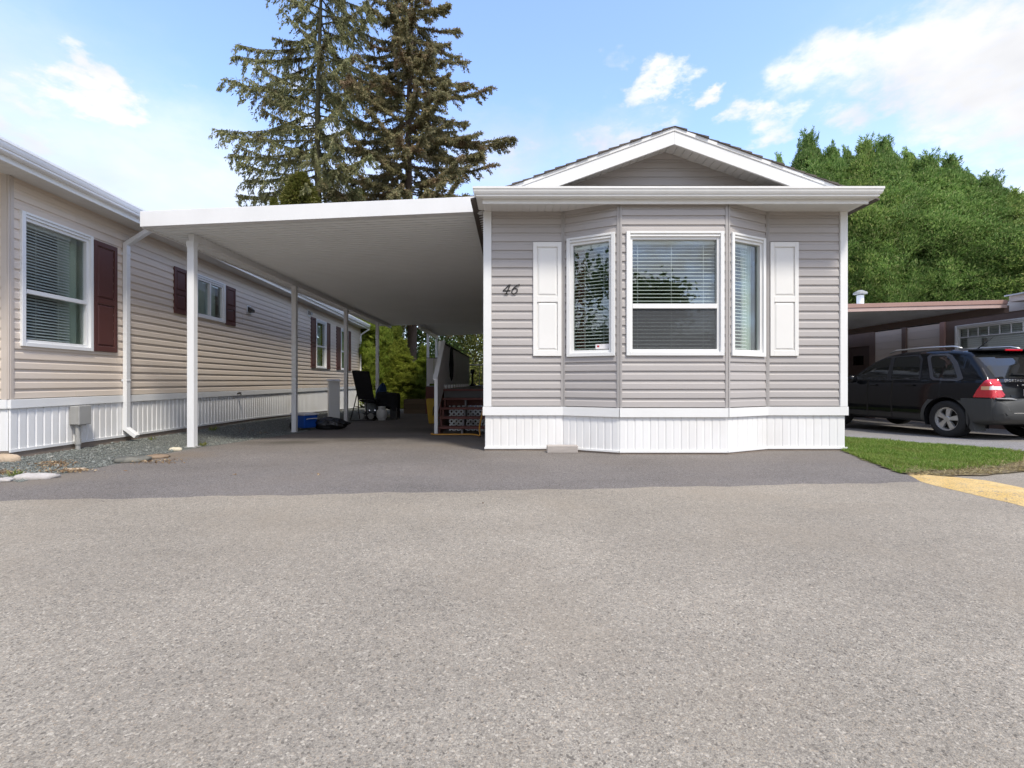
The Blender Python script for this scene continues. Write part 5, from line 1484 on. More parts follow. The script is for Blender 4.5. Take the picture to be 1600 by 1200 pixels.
def grill():
    cx, cy = -3.72, 14.25; g = float(zg(cx, cy)); T = lambda p: Vector((cx + p[0], cy + p[1], g + p[2]))
    root = thing('covered_grill', (cx, cy, g), 'barbecue grill under a sagging black cover on castor legs', 'barbecue')
    # cover with drape: lofted rings
    n = 48; rows = []
    for t, z in enumerate((.30, .36, .50, .64, .74, .80, .815)):
        hx, hy = [.335, .325, .33, .335, .33, .31, .0][t], [.24, .235, .235, .24, .235, .21, .0][t]
        rg_ = []
        for k in range(n):
            a = 2 * math.pi * k / n; c, s = math.cos(a), math.sin(a)
            e = 5.0; r = (abs(c) ** e + abs(s) ** e) ** (-1 / e)
            fold = 1 + (.022 * math.sin(9 * a + t * .5) + .012 * math.sin(17 * a + 1.7 * t)) * (1 - t / 6)
            zz = z + (.05 * math.sin(3 * a + .6) + (.06 if (c > -.6 and c < .45 and s < 0) else 0) if t == 0 else 0) - (.02 * c if t > 3 else 0)
            rg_.append((hx * r * c * fold, hy * r * s * fold, zz))
        rows.append(rg_)
    m = MB(T); v = [p for r_ in rows for p in r_]
    m.add(v, [(i * n + k, i * n + (k + 1) % n, (i + 1) * n + (k + 1) % n, (i + 1) * n + k) for i in range(len(rows) - 1) for k in range(n)])
    m.build('cover', 'black_cloth', root, smooth=True)
    m = MB(T); m.box((.10, -.20, .05), (.31, .20, .36)); m.build('side_cabinet', 'black', root)
    for x in (-.29, .29):
        for y in (-.19, .19):
            m = MB(T); m.box((x - .018, y - .018, .045), (x + .018, y + .018, .34)); m.lathe([(.03, -.012), (.03, .012)], (x, y, .028), 10, 'x'); m.build('leg', 'dark_metal', root)
    m = MB(T); m.box((-.30, -.19, .06), (.30, .19, .075)); m.build('shelf', 'dark_metal', root)
    r2 = thing('propane_tank', (cx - .08, cy - .33, g), 'off white propane tank in front of the covered grill', 'propane tank')
    T2 = lambda p: Vector((cx - .10 + p[0], cy - .34 + p[1], g + p[2]))
    m = MB(T2); m.lathe([(.11, .0), (.11, .03), (.10, .035), (.13, .055), (.155, .10), (.157, .22), (.145, .28), (.11, .315), (.05, .33)], (0, 0, 0), 24); m.build('cylinder', 'tank', r2, smooth=True)
    m = MB(T2); m.lathe([(.105, .31), (.105, .40), (.098, .40), (.098, .31)], (0, 0, 0), 20); m.tube([(0, 0, .33), (0, 0, .39)], .025, 8); m.build('collar', 'tank', r2)
    # dark blue cloth bundle on the ground behind
    nU, nV = 28, 14; V = []
    for j in range(nV + 1):
        ph = math.pi * j / nV
        for i in range(nU):
            th = 2 * math.pi * i / nU; x, y, z = math.sin(ph) * math.cos(th), math.sin(ph) * math.sin(th), math.cos(ph)
            r = 1 + .12 * math.sin(4 * th + 3 * z) * math.sin(ph) + .07 * math.sin(9 * th - 5 * z)
            V.append((x * .17 * r + .06 * z, y * .18 * r, max(0, .53 + z * .53 * r)))
    F_ = [(j * nU + i, j * nU + (i + 1) % nU, (j + 1) * nU + (i + 1) % nU, (j + 1) * nU + i) for j in range(nV) for i in range(nU)]
    o = np_mesh('cloth_bundle', V, F_, 'cloth_blue', None, True); o.location = (-4.08, 14.72, g)
    tag(o, 'dark blue cloth bundle heaped between lounge chair and covered grill', 'cloth bundle')
grill()
def planter():
    x0, x1, y = -3.93, -3.12, 17.35; g = float(zg(-3.5, y)) - .02
    root = thing('planter_box', (-3.5, y, g), 'weathered wooden planter box of stacked planks in front of the hedge', 'planter')
    for k in range(3):
        for (a, b) in (((x0, y), (x1, y + .04)), ((x0, y + .56), (x1, y + .60)), ((x0 - .04, y + .0), (x0 - .001, y + .6)), ((x1 + .001, y), (x1 + .04, y + .6))):
            m = MB(); m.box((a[0], a[1], g + k * .18), (b[0], b[1], g + k * .18 + .174)); m.build('plank', 'wood_brown', root, bevel=.005)
    m = MB(); m.box((x0 + .005, y + .045, g), (x1 - .005, y + .555, g + .48)); m.build('soil', 'earth', root)
    for i, (xa, xb, mt) in enumerate(((-2.98, -2.75, 'wood_brown'), (-2.88, -2.62, 'deck_grey'))):
        m = MB(); m.bar((xa, 17.15 - .1 * i, g), (xb, 17.24 - .08 * i, g + .75), .09, .025, (0, 1, 0)); o = m.build('loose_board', mt)
        tag(o, ['brown board leaning against the deck skirt by the planter', 'greyish board leaning in front of the brown one'][i], 'board')
planter()
def yellow_bin():
    cx, cy = -2.10, 12.6; g = float(zg(cx, cy)); T = lambda p: Vector((cx + p[0], cy + p[1], g + p[2]))
    root = thing('yellow_tub', (cx, cy, g), 'tall yellow plastic tub with black curved handle left of the stair post', 'tub')
    m = MB(T); b0 = [(-.12, -.12), (.12, -.12), (.12, .12), (-.12, .12)]
    m.add([(x + .02, y, .0) for x, y in b0] + [(x * 1.12 - .03, y * 1.1, .58) for x, y in b0] + [(x * .9 - .05, y * 1.1, .66) for x, y in b0], [(0, 1, 2, 3), (8, 9, 10, 11)] + [(i, (i + 1) % 4, 4 + (i + 1) % 4, 4 + i) for i in range(4)] + [(4 + i, 4 + (i + 1) % 4, 8 + (i + 1) % 4, 8 + i) for i in range(4)])
    m.build('tub', 'yellow_plastic', root, bevel=.025, seg=2)
    m = MB(T); m.tube([(.02, -.145, .22), (.04, -.17, .42), (.09, -.17, .52), (.12, -.14, .46), (.12, -.13, .26)], .014, 8); m.build('handle', 'black', root, smooth=True)
yellow_bin()
def hose():
    m = MB(); g = float(zg(-1, 9.0)) + .016
    z1 = .92 + (596 - 641) * 9.0 / 740
    pts = [(-1.56, 9.22, g), (-1.54, 9.10, g), (-1.40, 9.05, g), (-1.0, 9.04, g + .003), (-.76, 9.02, g + .004), (-.66, 8.92, g + .006), (-.60, 8.66, g + .02), (-.585, 8.64, g + .05), (-.60, 8.75, g + .16), (-.58, 8.92, z1 - .15), (-.55, 9.02, z1), (-.50, 9.08, z1 + .005), (-.47, 9.12, z1 - .10)]
    P = [Vector(p) for p in pts]; fine = []
    for i in range(len(P) - 1):
        p0, p1, p2, p3 = P[max(i - 1, 0)], P[i], P[i + 1], P[min(i + 2, len(P) - 1)]
        for k in range(6):
            t = k / 6; fine.append(.5 * ((2 * p1) + (p2 - p0) * t + (2 * p0 - 5 * p1 + 4 * p2 - p3) * t * t + (3 * p1 - p0 - 3 * p2 + p3) * t ** 3))
    m.tube(fine, .015, 8); o = m.build('garden_hose', 'hose', smooth=True)
    tag(o, 'orange yellow hose lying along the foot of the red stairs', 'hose')
hose()
def deck_items():
    m = MB(); xa = -1.55
    y = 11.7; m.lathe([(.010, 0), (.045, .12), (.055, .40), (.035, .78), (.012, .86)], (xa + .055, y, .93), 10); o = m.build('folded_umbrella', 'black_cloth', smooth=True)
    tag(o, 'black folded umbrella hanging on the white deck railing', 'umbrella')
    m = MB(); m.lathe([(.09, 0), (.10, .04), (.03, .10), (.03, .42), (.05, .44)], (-1.42, 17.0, .755), 10); r = thing('patio_torch', (-1.42, 17, .755), 'black round topped stand at the far end of the railing', 'stand')
    m.build('stem', 'black', r)
    m = MB(); m.lathe([(.03, 0), (.075, .05), (.085, .10), (.06, .16), (.02, .18)], (-1.42, 17.0, 1.18), 12); m.build('head', 'black', r, smooth=True)
    g = float(zg(-.6, 9.9)); m = MB(); m.lathe([(.02, 0), (.07, .02), (.08, .09), (.06, .13), (.02, .14)], (-.62, 9.75, g), 12); o = m.build('pot', 'tank', smooth=True); tag(o, 'small white pot on the ground under the lowest stair', 'pot')
deck_items()
def block():
    xa, xb, y = (855 - 800) * 6.12 / 740, (903 - 800) * 6.12 / 740, 6.12
    m = MB(); m.box((xa, y, -.006), (xb, y + .12, .088)); o = m.build('timber_block', 'grey_block', bevel=.006); tag(o, 'short grey timber block leaning at the foot of the white skirting', 'timber block')
block()
def rock(name, px, py, w, h, d, mat, label, seed, Y=None, tilt=0):
    Y = Y or CAMZ * 740 / (py - 596); X = (px - 800) * Y / 740; g = float(zg(X, Y)) - .22 * h
    nU, nV = 15, 8; V = []; rr = random.Random(seed); ph0 = [rr.uniform(0, 6) for _ in range(6)]
    for j in range(nV + 1):
        ph = math.pi * j / nV
        for i in range(nU):
            th = 2 * math.pi * i / nU; x, y, z = math.sin(ph) * math.cos(th), math.sin(ph) * math.sin(th), math.cos(ph)
            r = 1 + .09 * math.sin(3 * th + ph0[0]) + .07 * math.sin(5 * th + 2 * z + ph0[1]) + .05 * math.sin(8 * th - 4 * z + ph0[2])
            e = lambda q: math.copysign(abs(q) ** .75, q)
            r *= 1 + rr.uniform(-.05, .05); V.append((e(x) * w / 2 * r, e(y) * d / 2 * r, max(-.02, e(z) * h * .55 * r + h * .36)))
    F_ = [(j * nU + i, j * nU + (i + 1) % nU, (j + 1) * nU + (i + 1) % nU, (j + 1) * nU + i) for j in range(nV) for i in range(nU)]
    o = np_mesh(name, V, F_, mat, None, False); o.location = (X, Y, g); o.rotation_euler = (0, 0, tilt)
    tag(o, label, 'stone', 'stones along the gravel edge'); return o
rock('stone', 53, 746, .36, .065, .16, 'stone_pale', 'flat pale grey stone where gravel meets the driveway', 1, 4.50, R(4))
rock('stone', 205, 722, .36, .075, .24, 'stone_dark', 'round dark grey stone with a light worn top', 2, 5.48, R(8))
rock('stone', 274, 704, .16, .055, .10, 'stone_cream', 'small cream stone close to the nearest carport post', 3, 6.35)
rock('stone', 8, 722, .30, .11, .12, 'stone_tan', 'tan stone at the corner of the beige house', 4, 5.2)
rock('stone', 5, 752, .18, .04, .10, 'stone_pale', 'small pale stone at the left end of the gravel edge', 5, 4.38)
rock('stone', 118, 737, .20, .022, .07, 'stone_tan', 'thin tan stone sliver between the flat pale stone and the round one', 6, 4.95, R(12))
rock('stone', 246, 717, .24, .05, .20, 'stone_brown', 'brown dusty stone touching the round dark stone', 7, 5.75)
def weed(x, y, n, h, label):
    g = float(zg(x, y)) - .004; r = thing('weed', (x, y, g), label, 'weed', 'weeds in the gravel')
    P = np.stack([rng.normal(0, h * .35, n), rng.normal(0, h * .25, n), h * .4 * rng.random(n) ** 2], -1); D = rng.normal(0, .7, (n, 3)); D[:, 2] = .5 + rng.random(n)
    V, Fq = leaves(P, D, h * (.5 + .8 * rng.random(n)), h * .07 * (.6 + .8 * rng.random(n))); np_mesh('leaves', V, Fq, 'weed_leaf', r)
M['weed_leaf'] = leafmat('weed leaves', [(0, (.10, .15, .04)), (.6, (.19, .23, .06)), (1, (.36, .32, .14))], .3)
for (px, py, n, h, lb) in ((333, 668, 46, .09, 'small yellow green weed by the skirting behind the nearest carport post'), (318, 694, 40, .06, 'low green weed at the foot of the nearest carport post'), (22, 745, 36, .07, 'small green weed between the two pale stones at the left'), (240, 690, 24, .06, 'tiny weed under the downspout outlet')):
    Y = CAMZ * 740 / (py - 596) * (.93 if py < 680 else 1); weed((px - 800) * Y / 740, Y, n, h, lb)
def dry_leaves():
    P = []; D = []
    for (px, py, sx, sy, n) in ((85, 729, .16, .08, 260), (105, 737, .24, .04, 200), (8, 742, .14, .05, 160), (245, 722, .25, .06, 160), (365, 742, .03, .02, 5), (497, 740, .03, .02, 5), (752, 790, .02, .01, 3), (400, 668, .5, .10, 60)):
        Y = CAMZ * 740 / (py - 596); X = (px - 800) * Y / 740
        x = X + rng.normal(0, sx, n) * .6; y = Y + rng.normal(0, sy, n); P.append(np.stack([x, y, zg(x, y) + .004 + .018 * rng.random(n)], -1))
    P = np.concatenate(P); n = len(P); D = rng.normal(0, 1, (n, 3)); D[:, 2] *= .4
    V, Fq = leaves(P, D, .018 + .028 * rng.random(n) ** 2, .003 + .006 * rng.random(n))
    o = np_mesh('fallen_leaves', V, Fq, 'dry_leaf'); tag(o, 'dry brown leaves and twigs caught along the gravel edge', 'leaves', kind='stuff')
dry_leaves()

# ------------------------------------------------------------ trees and hedges
def unit(a): return a / (np.linalg.norm(a, axis=-1, keepdims=True) + 1e-9)
def cone_crown(name, H, Rm, mat, nclump, nleaf, leafL, leafW, parent, base=.05, power=.75, lump=.18, spire=True, up=.55, core=1800, spread=.16, seed=0, drop=.0, column=True, nbough=0, bsize=.3):
    """dense conical evergreen: fans of small scale-leaf sprays on a lumpy cone, darker filling inside by density only"""
    taper = power
    t = base + (1 - base) * (rng.random(nclump) ** (1.0 if column else 1.7)); 
    th = rng.random(nclump) * 2 * np.pi
    shape = lambda q: np.clip((1 - q) * H / taper, 0, 1) ** 1.0 * (1 - .12 * q) if column else (1 - q) ** taper
    prof = shape(t) * np.clip((t - base + .02) / .10, .45, 1)
    lum = 1 + lump * (np.sin(th * 3 + t * 17 + seed) * .5 + np.sin(th * 5 - t * 29 + seed * 2) * .35 + rng.normal(0, .45, nclump))
    r = Rm * prof * lum * (.62 + .40 * rng.random(nclump) ** .5)
    if nbough:
        # boughs: convex bumps of different depth, with hollows between them
        tb = base + (1 - base) * rng.random(nbough) ** (1.0 if column else 1.6); tb[: nbough // 10] = 1 - .12 * rng.random(nbough // 10)
        ab = rng.random(nbough) * 2 * np.pi; db = rng.normal(0, .30, nbough)
        j = rng.integers(0, nbough, nclump); sg = bsize * (.6 + .8 * rng.random(nbough))[j]
        rb = np.maximum(Rm * shape(tb) * np.clip((tb - base + .02) / .10, .45, 1), .10)[j]
        o1, o2 = rng.normal(0, 1, nclump), rng.normal(0, 1, nclump)
        sc_ = np.minimum(1, rb / .7)
        t = np.clip(tb[j] + o2 * sg * 1.35 * sc_ / H, base * .5, .998); th = ab[j] + o1 * sg * sc_ / np.maximum(rb, .3)
        r = rb * (1 + db[j] * .9) + sg * sc_ * (.75 - .42 * (o1 ** 2 + o2 ** 2)); r = np.clip(r, .03, None)
        wisp = rng.random(nclump) < .10; r = np.where(wisp, r + .22 * sc_, r); r = np.minimum(r, Rm * shape(t) * 1.25 + .06); prof = np.clip(r / Rm, 0, 1.1)
    c = np.stack([r * np.cos(th), r * np.sin(th), H * t], -1)
    out = np.stack([np.cos(th), np.sin(th), np.full(nclump, up) - drop], -1); out = unit(out + rng.normal(0, .25, out.shape))
    tan = unit(np.cross(out, np.array([0, 0, 1.0])))
    upv = np.cross(tan, out)
    # fan in each clump
    cc = np.repeat(c, nleaf, 0); oo = np.repeat(out, nleaf, 0); tt = np.repeat(tan, nleaf, 0); uv = np.repeat(upv, nleaf, 0)
    n = len(cc); sz = np.repeat(spread * (.6 + .8 * rng.random(nclump)) * np.clip(.25 + prof, .28, 1), nleaf)
    a = rng.normal(0, .6, n); b = rng.normal(0, .35, n); d = rng.random(n)
    P = cc + (oo * (d[:, None] * 1.6 - .6) + tt * a[:, None] + uv * b[:, None]) * sz[:, None]
    D = oo + tt * a[:, None] * .9 + uv * (b[:, None] * .6 + .25 - drop) + rng.normal(0, .35, oo.shape)
    ut = np.repeat(np.clip((H * t - (H - 1.3 * taper * .3)) / (1.3 * taper * .3), 0, 1), nleaf) if column else np.zeros(n)
    D[:, 2] += 2.2 * ut; D[:, :2] *= (1 - .5 * ut)[:, None]
    L = leafL * (.6 + .8 * rng.random(n)) * (1 - .25 * ut); W = leafW * (.6 + .8 * rng.random(n))
    V1, F1 = leaves(P, D, L, W, uv)
    # inner filling
    t2 = base + (1 - base) * (1 - np.sqrt(1 - rng.random(core) * .95)); th2 = rng.random(core) * 6.283; r2 = Rm * shape(t2) * .62 * rng.random(core) ** .5
    P2 = np.stack([r2 * np.cos(th2), r2 * np.sin(th2), H * t2], -1); D2 = rng.normal(0, 1, (core, 3)); D2[:, 2] += .8
    V2, F2 = leaves(P2, D2, np.full(core, leafL * 3.2), np.full(core, leafW * 5.0))
    Vs, Fs = [V1, V2], [F1, F2 + len(V1)]
    if column and nbough:
        # loose leaders: thin upright sprays that break the outline
        nl = 60; tl = np.where(rng.random(nl) < .45, 1 - .16 * rng.random(nl), .25 + .7 * rng.random(nl)); al = rng.random(nl) * 6.283; rl = Rm * shape(tl) * .85; ll = taper * (.07 + .10 * rng.random(nl))
        k = 80; q = np.tile(np.linspace(0, 1, k), nl); i_ = np.repeat(np.arange(nl), k)
        od = np.stack([np.cos(al), np.sin(al), np.zeros(nl)], -1)[i_]; lean = np.repeat(.25 + .35 * rng.random(nl), k)[:, None]
        Pl = od * rl[i_][:, None] + np.array([0, 0, 1.0]) * (H * np.minimum(tl, .985)[i_])[:, None] + (od * lean + np.array([0, 0, 1.0])) * (ll[i_] * q)[:, None] + rng.normal(0, 1, (nl * k, 3)) * (.085 * (1 - q) + .018)[:, None] * taper / 3.6
        Dl = od * .6 + rng.normal(0, .45, Pl.shape); Dl[:, 2] += .8
        V4, F4 = leaves(Pl, Dl, leafL * (.6 + .6 * rng.random(len(Pl))), np.full(len(Pl), leafW)); Fs.append(F4 + sum(len(v) for v in Vs)); Vs.append(V4)
    if spire:
        k = 160; tz = 1 - .6 / H * rng.random(k); P3 = np.stack([rng.normal(0, 1, k) * (1 - tz) * H * .28, rng.normal(0, 1, k) * (1 - tz) * H * .28, H * tz], -1); D3 = rng.normal(0, .6, (k, 3)); D3[:, 2] = .9
        V3, F3 = leaves(P3, D3, np.full(k, leafL * 1.3), np.full(k, leafW)); Fs.append(F3 + sum(len(v) for v in Vs)); Vs.append(V3)
    o = np_mesh(name, np.concatenate(Vs), np.concatenate(Fs), mat, parent)
    return o
def trunk(parent, pts, radii, mat='trunk', n=10):
    m = MB(); m.tube(pts, radii, n); return m.build('trunk', mat, parent, smooth=True)

# cedar hedge behind the brown house
HP = [(1218, 250, 31, .75), (1262, 216, 27, 1), (1300, 236, 26.5, 1), (1324, 240, 28, .9), (1352, 226, 26, 1), (1380, 224, 25.5, 1), (1420, 244, 26, 1.05), (1450, 248, 25, 1), (1482, 252, 25, 1.1), (1512, 276, 24.5, 1), (1545, 280, 24, 1.05), (1580, 304, 23.5, 1.1), (1625, 322, 23, 1.1), (1670, 310, 23, 1.1)]
HLAB = ['small thin cedar tip showing behind the gable end of the grey house', 'tall brownish tipped cedar nearest the grey roof edge', 'cedar crown between the tall brownish tip and the hollow beside it', 'recessed cedar crown in the hollow of the hedge line', 'slim cedar spire right of the hollow in the hedge', 'highest pointed cedar over the chimney pipe side of the hedge', 'broad cedar standing right of the highest pointed one', 'cedar with twin bushy tip in the middle of the hedge line', 'middle cedar with rounded shoulder over the porch roof', 'lower cedar where the hedge top begins to fall', 'cedar on the falling hedge top over the gridded window', 'loose topped cedar second from the picture edge', 'sparse cedar at the right picture edge', 'cedar beyond the right picture edge']
protos = []
for i, (px, py, Y, wsc) in enumerate(HP):
    X = (px - 800) * Y / 740; H = CAMZ + (596 - py) * Y / 740 + .3
    if i < 3:
        r = thing('cedar_tree', (X, Y, -.3), HLAB[i], 'tree', 'cedar hedge behind the brown house')
        cone_crown('crown', 13.0, 1.8, 'cedar', 3000, 42, .155, .019, r, .02, 4.2, .24, True, .8, 1800, .24, seed=i, nbough=280, bsize=.30)
        trunk(r, [(X, Y, -.3), (X, Y, 6), (X, Y, 12)], [.16, .10, .03])
        r.scale = (wsc, wsc, (H) / 13.0); r.rotation_euler = (0, 0, i * 1.3); protos.append(r)
    else:
        copy_tree(protos[i % 3], (X, Y, -.3), HLAB[i], 'cedar hedge behind the brown house', i * 2.17, (wsc, wsc, H / 13.0))

# bright arborvitae row at the end of the carport
AP = [(572, 21.6, 5.2, 1.02), (592, 21.3, 5.3, 1.05), (611, 21.5, 5.0, .95), (629, 21.2, 3.0, .95), (645, 21.4, 1.9, .9), (556, 22.0, 5.2, 1.05), (664, 22.6, 2.8, .95)]
ALAB = ['bright green arborvitae behind the rear carport post', 'tallest bright arborvitae in the middle of the row', 'arborvitae over the covered grill', 'arborvitae at the left side of the big brown trunk', 'short tapering arborvitae beside the planter box', 'arborvitae partly hidden by the beige house end', 'small darker arborvitae next to the deck skirt']
ap = None
for i, (px, Y, H, wsc) in enumerate(AP):
    X = (px - 800) * Y / 740; g = -.28
    if ap is None:
        ap = thing('arborvitae', (X, Y, g), ALAB[i], 'shrub', 'arborvitae row at the end of the carport')
        cone_crown('crown', 4.6, .66, 'arborvitae', 1900, 34, .10, .014, ap, .0, 2.4, .18, True, 1.3, 900, .075, nbough=190, bsize=.13)
        trunk(ap, [(X, Y, g), (X, Y, 2)], [.07, .04], n=8)
        ap.scale = (wsc, wsc, H / 4.6)
    else:
        copy_tree(ap, (X, Y, g), ALAB[i], 'arborvitae row at the end of the carport', i * 1.9, (wsc, wsc, H / 4.6))

# two big conifers behind the carport
def conifer(loc, H, label, z0, Rfun, mat, nb, dens, droop, leafL, leafW, hang, trunk_mat, rad, upturn=.25, extra=(), gap=0.0, name='conifer_tree', wood=.012):
    X, Y, g = loc
    r = thing(name, loc, label, 'tree')
    zs = np.linspace(0, H, 14); wob = lambda z: .10 * np.sin(z * .35)
    trunk(r, [(X + wob(z), Y, g + z) for z in zs], list(rad * (1 - zs / H) ** .8 + .02), trunk_mat, 12)
    P = []; D = []; L = []; W = []; mw = MB()
    specs = []
    for k in range(nb):
        z = z0 + (H - z0) * (k + rng.random() * .8) / nb
        az = k * 2.399 + rng.normal(0, .35)
        ln = Rfun(z) * (.62 + .5 * rng.random())
        if rng.random() < gap: ln *= .45
        specs.append((z, az, ln))
    specs += list(extra)
    for (z, az, ln) in specs:
        o = np.array([math.cos(az), math.sin(az), 0]); sd = np.array([-o[1], o[0], 0])
        s = np.linspace(0, 1, 9)
        dz = -droop * ln * s ** 1.3 + upturn * ln * np.clip(s - .55, 0, 1) ** 1.6 * 1.8
        bend = rng.normal(0, .12) * ln * s ** 2
        sp = np.stack([wob(z) + o[0] * ln * s + sd[0] * bend, o[1] * ln * s + sd[1] * bend, z + dz], -1)
        mw.tube([(X + p[0], Y + p[1], g + p[2]) for p in sp[::2]], list(np.linspace(.045 if ln > 1.6 else .025, wood, 5)), 5)
        n = int(dens * ln ** 1.15 * (.7 + .6 * rng.random())) + 12
        t = .10 + .90 * rng.random(n) ** .8
        # twigs: clusters at both sides of the spine
        nt = max(4, int(ln * 7)); tw_t = np.sort(.14 + .86 * rng.random(nt)); tw_s = rng.choice([-1, 1], nt); tw_l = (.20 + .75 * (1 - tw_t) * .55 + .12) * np.minimum(ln, 3.2) * .34 * (.6 + .7 * rng.random(nt))
        tw_a = rng.normal(.75, .18, nt); tw_h = hang * (.5 + rng.random(nt))
        j = rng.integers(0, nt, n); q = rng.random(n)
        base = np.stack([np.interp(tw_t[j], s, sp[:, i]) for i in range(3)], -1)
        dirv = o[None] * np.cos(tw_a[j])[:, None] + sd[None] * (np.sin(tw_a[j]) * tw_s[j])[:, None]; dirv[:, 2] -= tw_h[j]
        pos = base + dirv * (tw_l[j] * q)[:, None]; pos[:, 2] -= hang * .35 * tw_l[j] * q ** 2
        on = rng.random(n) < .34
        posS = np.stack([np.interp(t, s, sp[:, i]) for i in range(3)], -1); pos[on] = posS[on]
        pos += rng.normal(0, .035, pos.shape)
        d = dirv * .8 + rng.normal(0, .55, pos.shape); d[:, 2] -= hang * .6
        P.append(pos); D.append(d); L.append(leafL * (.6 + .8 * rng.random(n))); W.append(leafW * (.6 + .8 * rng.random(n)))
    P = np.concatenate(P); D = np.concatenate(D); L = np.concatenate(L); W = np.concatenate(W)
    V, Fq = leaves(P, D, L, W)
    np_mesh('crown', V, Fq, mat, r)
    mw.build('branches', trunk_mat, r)
    return r
# spruce: trunk under the carport at px 640, spans 560..810
SY = 25.0
conifer(((641 - 800) * SY / 740, SY, -.3), 25.5, 'tall dark brownish spruce with horizontal limbs behind the carport roof', 4.2, lambda z: np.interp(z, [0, 8, 12, 16, 20, 25.5], [4.4, 4.6, 4.3, 3.5, 2.6, .3]), 'spruce', 195, 520, .10, .14, .026, .35, 'trunk', .27, .30,
        extra=[(14.0, 0.10, 5.6), (14.2, .0, 5.2), (11.2, .05, 4.9), (10.6, -.15, 5.2), (12.6, .2, 4.4), (16.5, .15, 4.2)], name='spruce_tree')
RY = 24.0
conifer(((499 - 800) * RY / 740, RY, -.3), 25.0, 'sparse olive conifer with a mossy trunk and drooping sprays over the carport', 6.5, lambda z: np.interp(z, [0, 8, 12, 16, 20, 25], [3.7, 4.3, 4.3, 3.8, 3.3, .5]), 'redcedar', 125, 265, .16, .17, .026, 1.0, 'trunk_green', .21, .22,
        extra=[(14.2, 3.2, 4.9), (13.0, 3.0, 4.4), (16.0, 3.3, 4.2), (18.2, 3.1, 3.9), (12.0, 2.9, 4.2)], gap=.15, name='conifer_tree')
# lower bushy conifer below the sparse one
r = thing('conifer_tree', ((470 - 800) * 21.5 / 740, 21.5, -.3), 'low bushy olive green conifer just over the carport roof', 'tree')
cone_crown('crown', 10.6, 2.9, 'lowcedar', 2400, 34, .17, .022, r, .12, .8, .30, True, .1, 900, .30, seed=3, drop=.3, column=False, nbough=240, bsize=.42)
trunk(r, [(r.location.x, 21.5, -.3), (r.location.x, 21.5, 9)], [.18, .04])
r2 = copy_tree(r, ((560 - 800) * 24.5 / 740, 24.5, -.3), 'bushy olive conifer filling the gap between the two big trunks', None, 1.7, (.8, .8, 1.05))
copy_tree(r, ((428 - 800) * 22.5 / 740, 22.5, -.3), 'narrow olive conifer at the left end of the tree group', None, 2.9, (.5, .5, .93))

# leafy trees and shrubs in the gap under the carport
def leafy(loc, H, Rr, mat, label, n, trunk_r=.07, leafL=.14, leafW=.05, lo=.15, name='leafy_tree', cat='tree', nb=26, group=None):
    X, Y, g = loc; r = thing(name, loc, label, cat, group)
    tops = []
    m = MB(); m.tube([(X, Y, g), (X + .05, Y, g + H * .45), (X, Y, g + H * .8)], [trunk_r, trunk_r * .7, trunk_r * .3], 8)
    P = []; D = []
    for k in range(nb):
        z = H * (lo + (.95 - lo) * rng.random()); az = rng.random() * 6.28; rr = Rr * math.sqrt(max(.1, 1 - ((z / H - .55) / .55) ** 2)) * (.5 + .5 * rng.random())
        c = np.array([rr * math.cos(az), rr * math.sin(az), z])
        m.tube([(X, Y, g + z * .72), (X + c[0] * .5, Y + c[1] * .5, g + z * .88), (X + c[0], Y + c[1], g + z)], [trunk_r * .4, trunk_r * .22, .006], 5)
        k2 = n // nb; q = rng.normal(0, 1, (k2, 3)) * np.array([Rr * .26, Rr * .26, H * .075]) + c
        P.append(q); d = rng.normal(0, 1, (k2, 3)); d[:, 2] -= .3; D.append(d)
    m.build('trunk', 'trunk', r, smooth=True)
    P = np.concatenate(P); D = np.concatenate(D); k = len(P)
    V, Fq = leaves(P, D, leafL * (.6 + .8 * rng.random(k)), leafW * (.6 + .8 * rng.random(k))); np_mesh('crown', V, Fq, mat, r)
    return r
BG = 'leafy trees seen past the deck'
leafy(((668 - 800) * 27 / 740, 27, -.3), 4.4, 1.5, 'bush_green', 'mid green leafy shrub between big brown trunk and deck roof posts', 9000, name='leafy_shrub', cat='shrub', lo=.0)
leafy(((692 - 800) * 31 / 740, 31, -.3), 5.0, 1.5, 'bush_green', 'green leafy shrub behind the white deck roof posts', 8000, name='leafy_shrub', cat='shrub', lo=.0)
leafy(((742 - 800) * 29 / 740, 29, -.3), 8.5, 2.3, 'bush', 'yellow green leafy tree over the far deck railing', 15000, lo=.05, group=None)
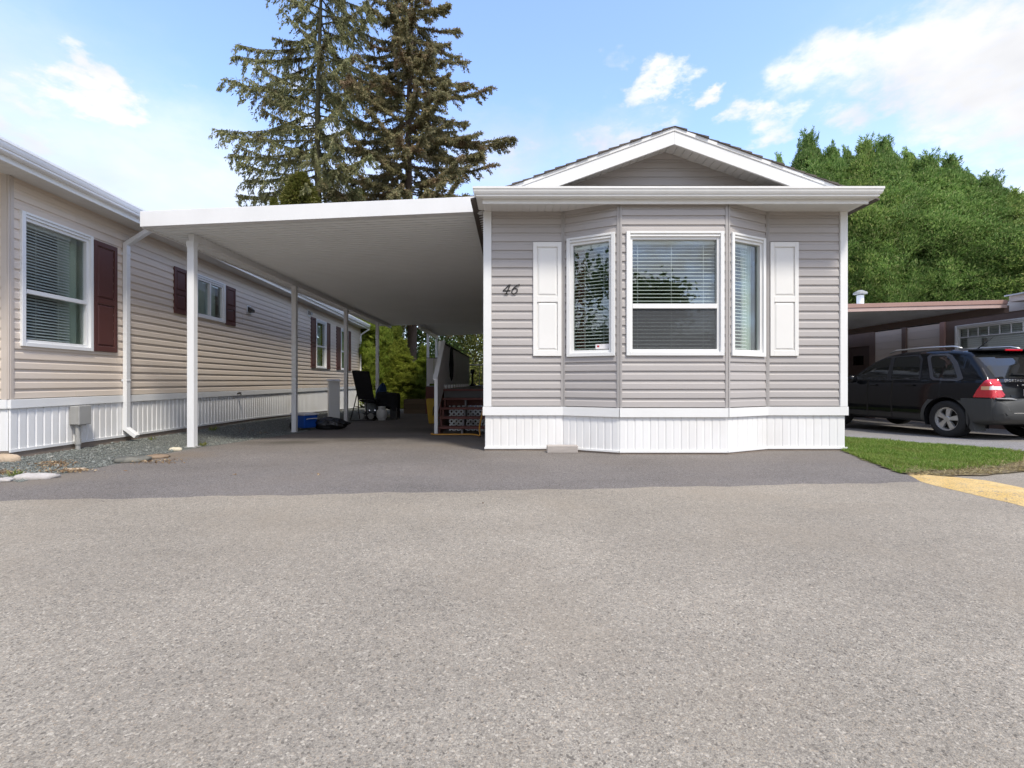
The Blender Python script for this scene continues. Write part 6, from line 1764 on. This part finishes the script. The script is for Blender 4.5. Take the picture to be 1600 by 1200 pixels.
leafy(((715 - 800) * 36 / 740, 36, -.3), 7.0, 2.4, 'bush', 'distant pale leafy tree behind the boarded railing', 9000, lo=.1)
leafy(((775 - 800) * 33 / 740, 33, -.3), 7.0, 2.4, 'bush', 'yellowish leafy tree at the corner of the grey house', 12000, lo=.0)
conifer(((657 - 800) * 44 / 740, 44, -.3), 13, 'thin far conifer in the bright gap beside the big trunk', 5, lambda z: np.interp(z, [0, 7, 13], [1.2, 1.0, .15]), 'spruce', 40, 70, .1, .25, .06, .3, 'trunk', .12, .2, name='conifer_tree')
# a far wood closing the view low down
def far_wood():
    n = 26000; x = -60 + 150 * rng.random(n); y = 62 + 10 * rng.random(n)
    top = 4.2 + 1.6 * np.sin(x * .21) + 1.2 * np.sin(x * .53 + 1) + .8 * np.sin(x * 1.3)
    z = top * rng.random(n) ** .8; P = np.stack([x, y, z - .3], -1); D = rng.normal(0, 1, (n, 3)); D[:, 2] += .6
    V, Fq = leaves(P, D, .5 + .5 * rng.random(n), .2 + .15 * rng.random(n)); o = np_mesh('far_wood', V, Fq, 'bush_green'); tag(o, 'far low wood of green trees closing the view behind the plots', 'wood', kind='stuff')
far_wood()

# across the street, mirrored in the window panes
leafy((9.5, -24, 0), 8.5, 3.2, 'bush_green', 'round green tree across the street mirrored in the bay window', 9000, .2, .35, .14, .12)
leafy((-8.5, -17, 0), 9.5, 3.6, 'bush_green', 'large green tree across the street mirrored in the left bay pane', 9000, .2, .35, .14, .08)
leafy((-17, -10, 0), 9.5, 3.8, 'bush_green', 'spreading green tree up the street mirrored in the left bay pane', 9000, .2, .35, .14, .08)
def across():
    r = thing('street_house', (22, -22, 0), 'low dark roofed house across the street mirrored in the bay window', 'house')
    m = MB(); m.box((14, -30, 0), (32, -20, 2.7)); m.build('wall', 'siding_beige', r)
    m = MB(); m.extr([(13.5, -19.5, 2.71), (13.5, -25, 4.6), (13.5, -30.5, 2.71)], (19, 0, 0)); m.build('roof', 'shingle', r)
    for x in (16, 20, 25): 
        m = MB(); m.box((x, -19.99, 1), (x + 1.4, -19.95, 2.2)); m.build('window', 'car_glass_dark', r)
across()
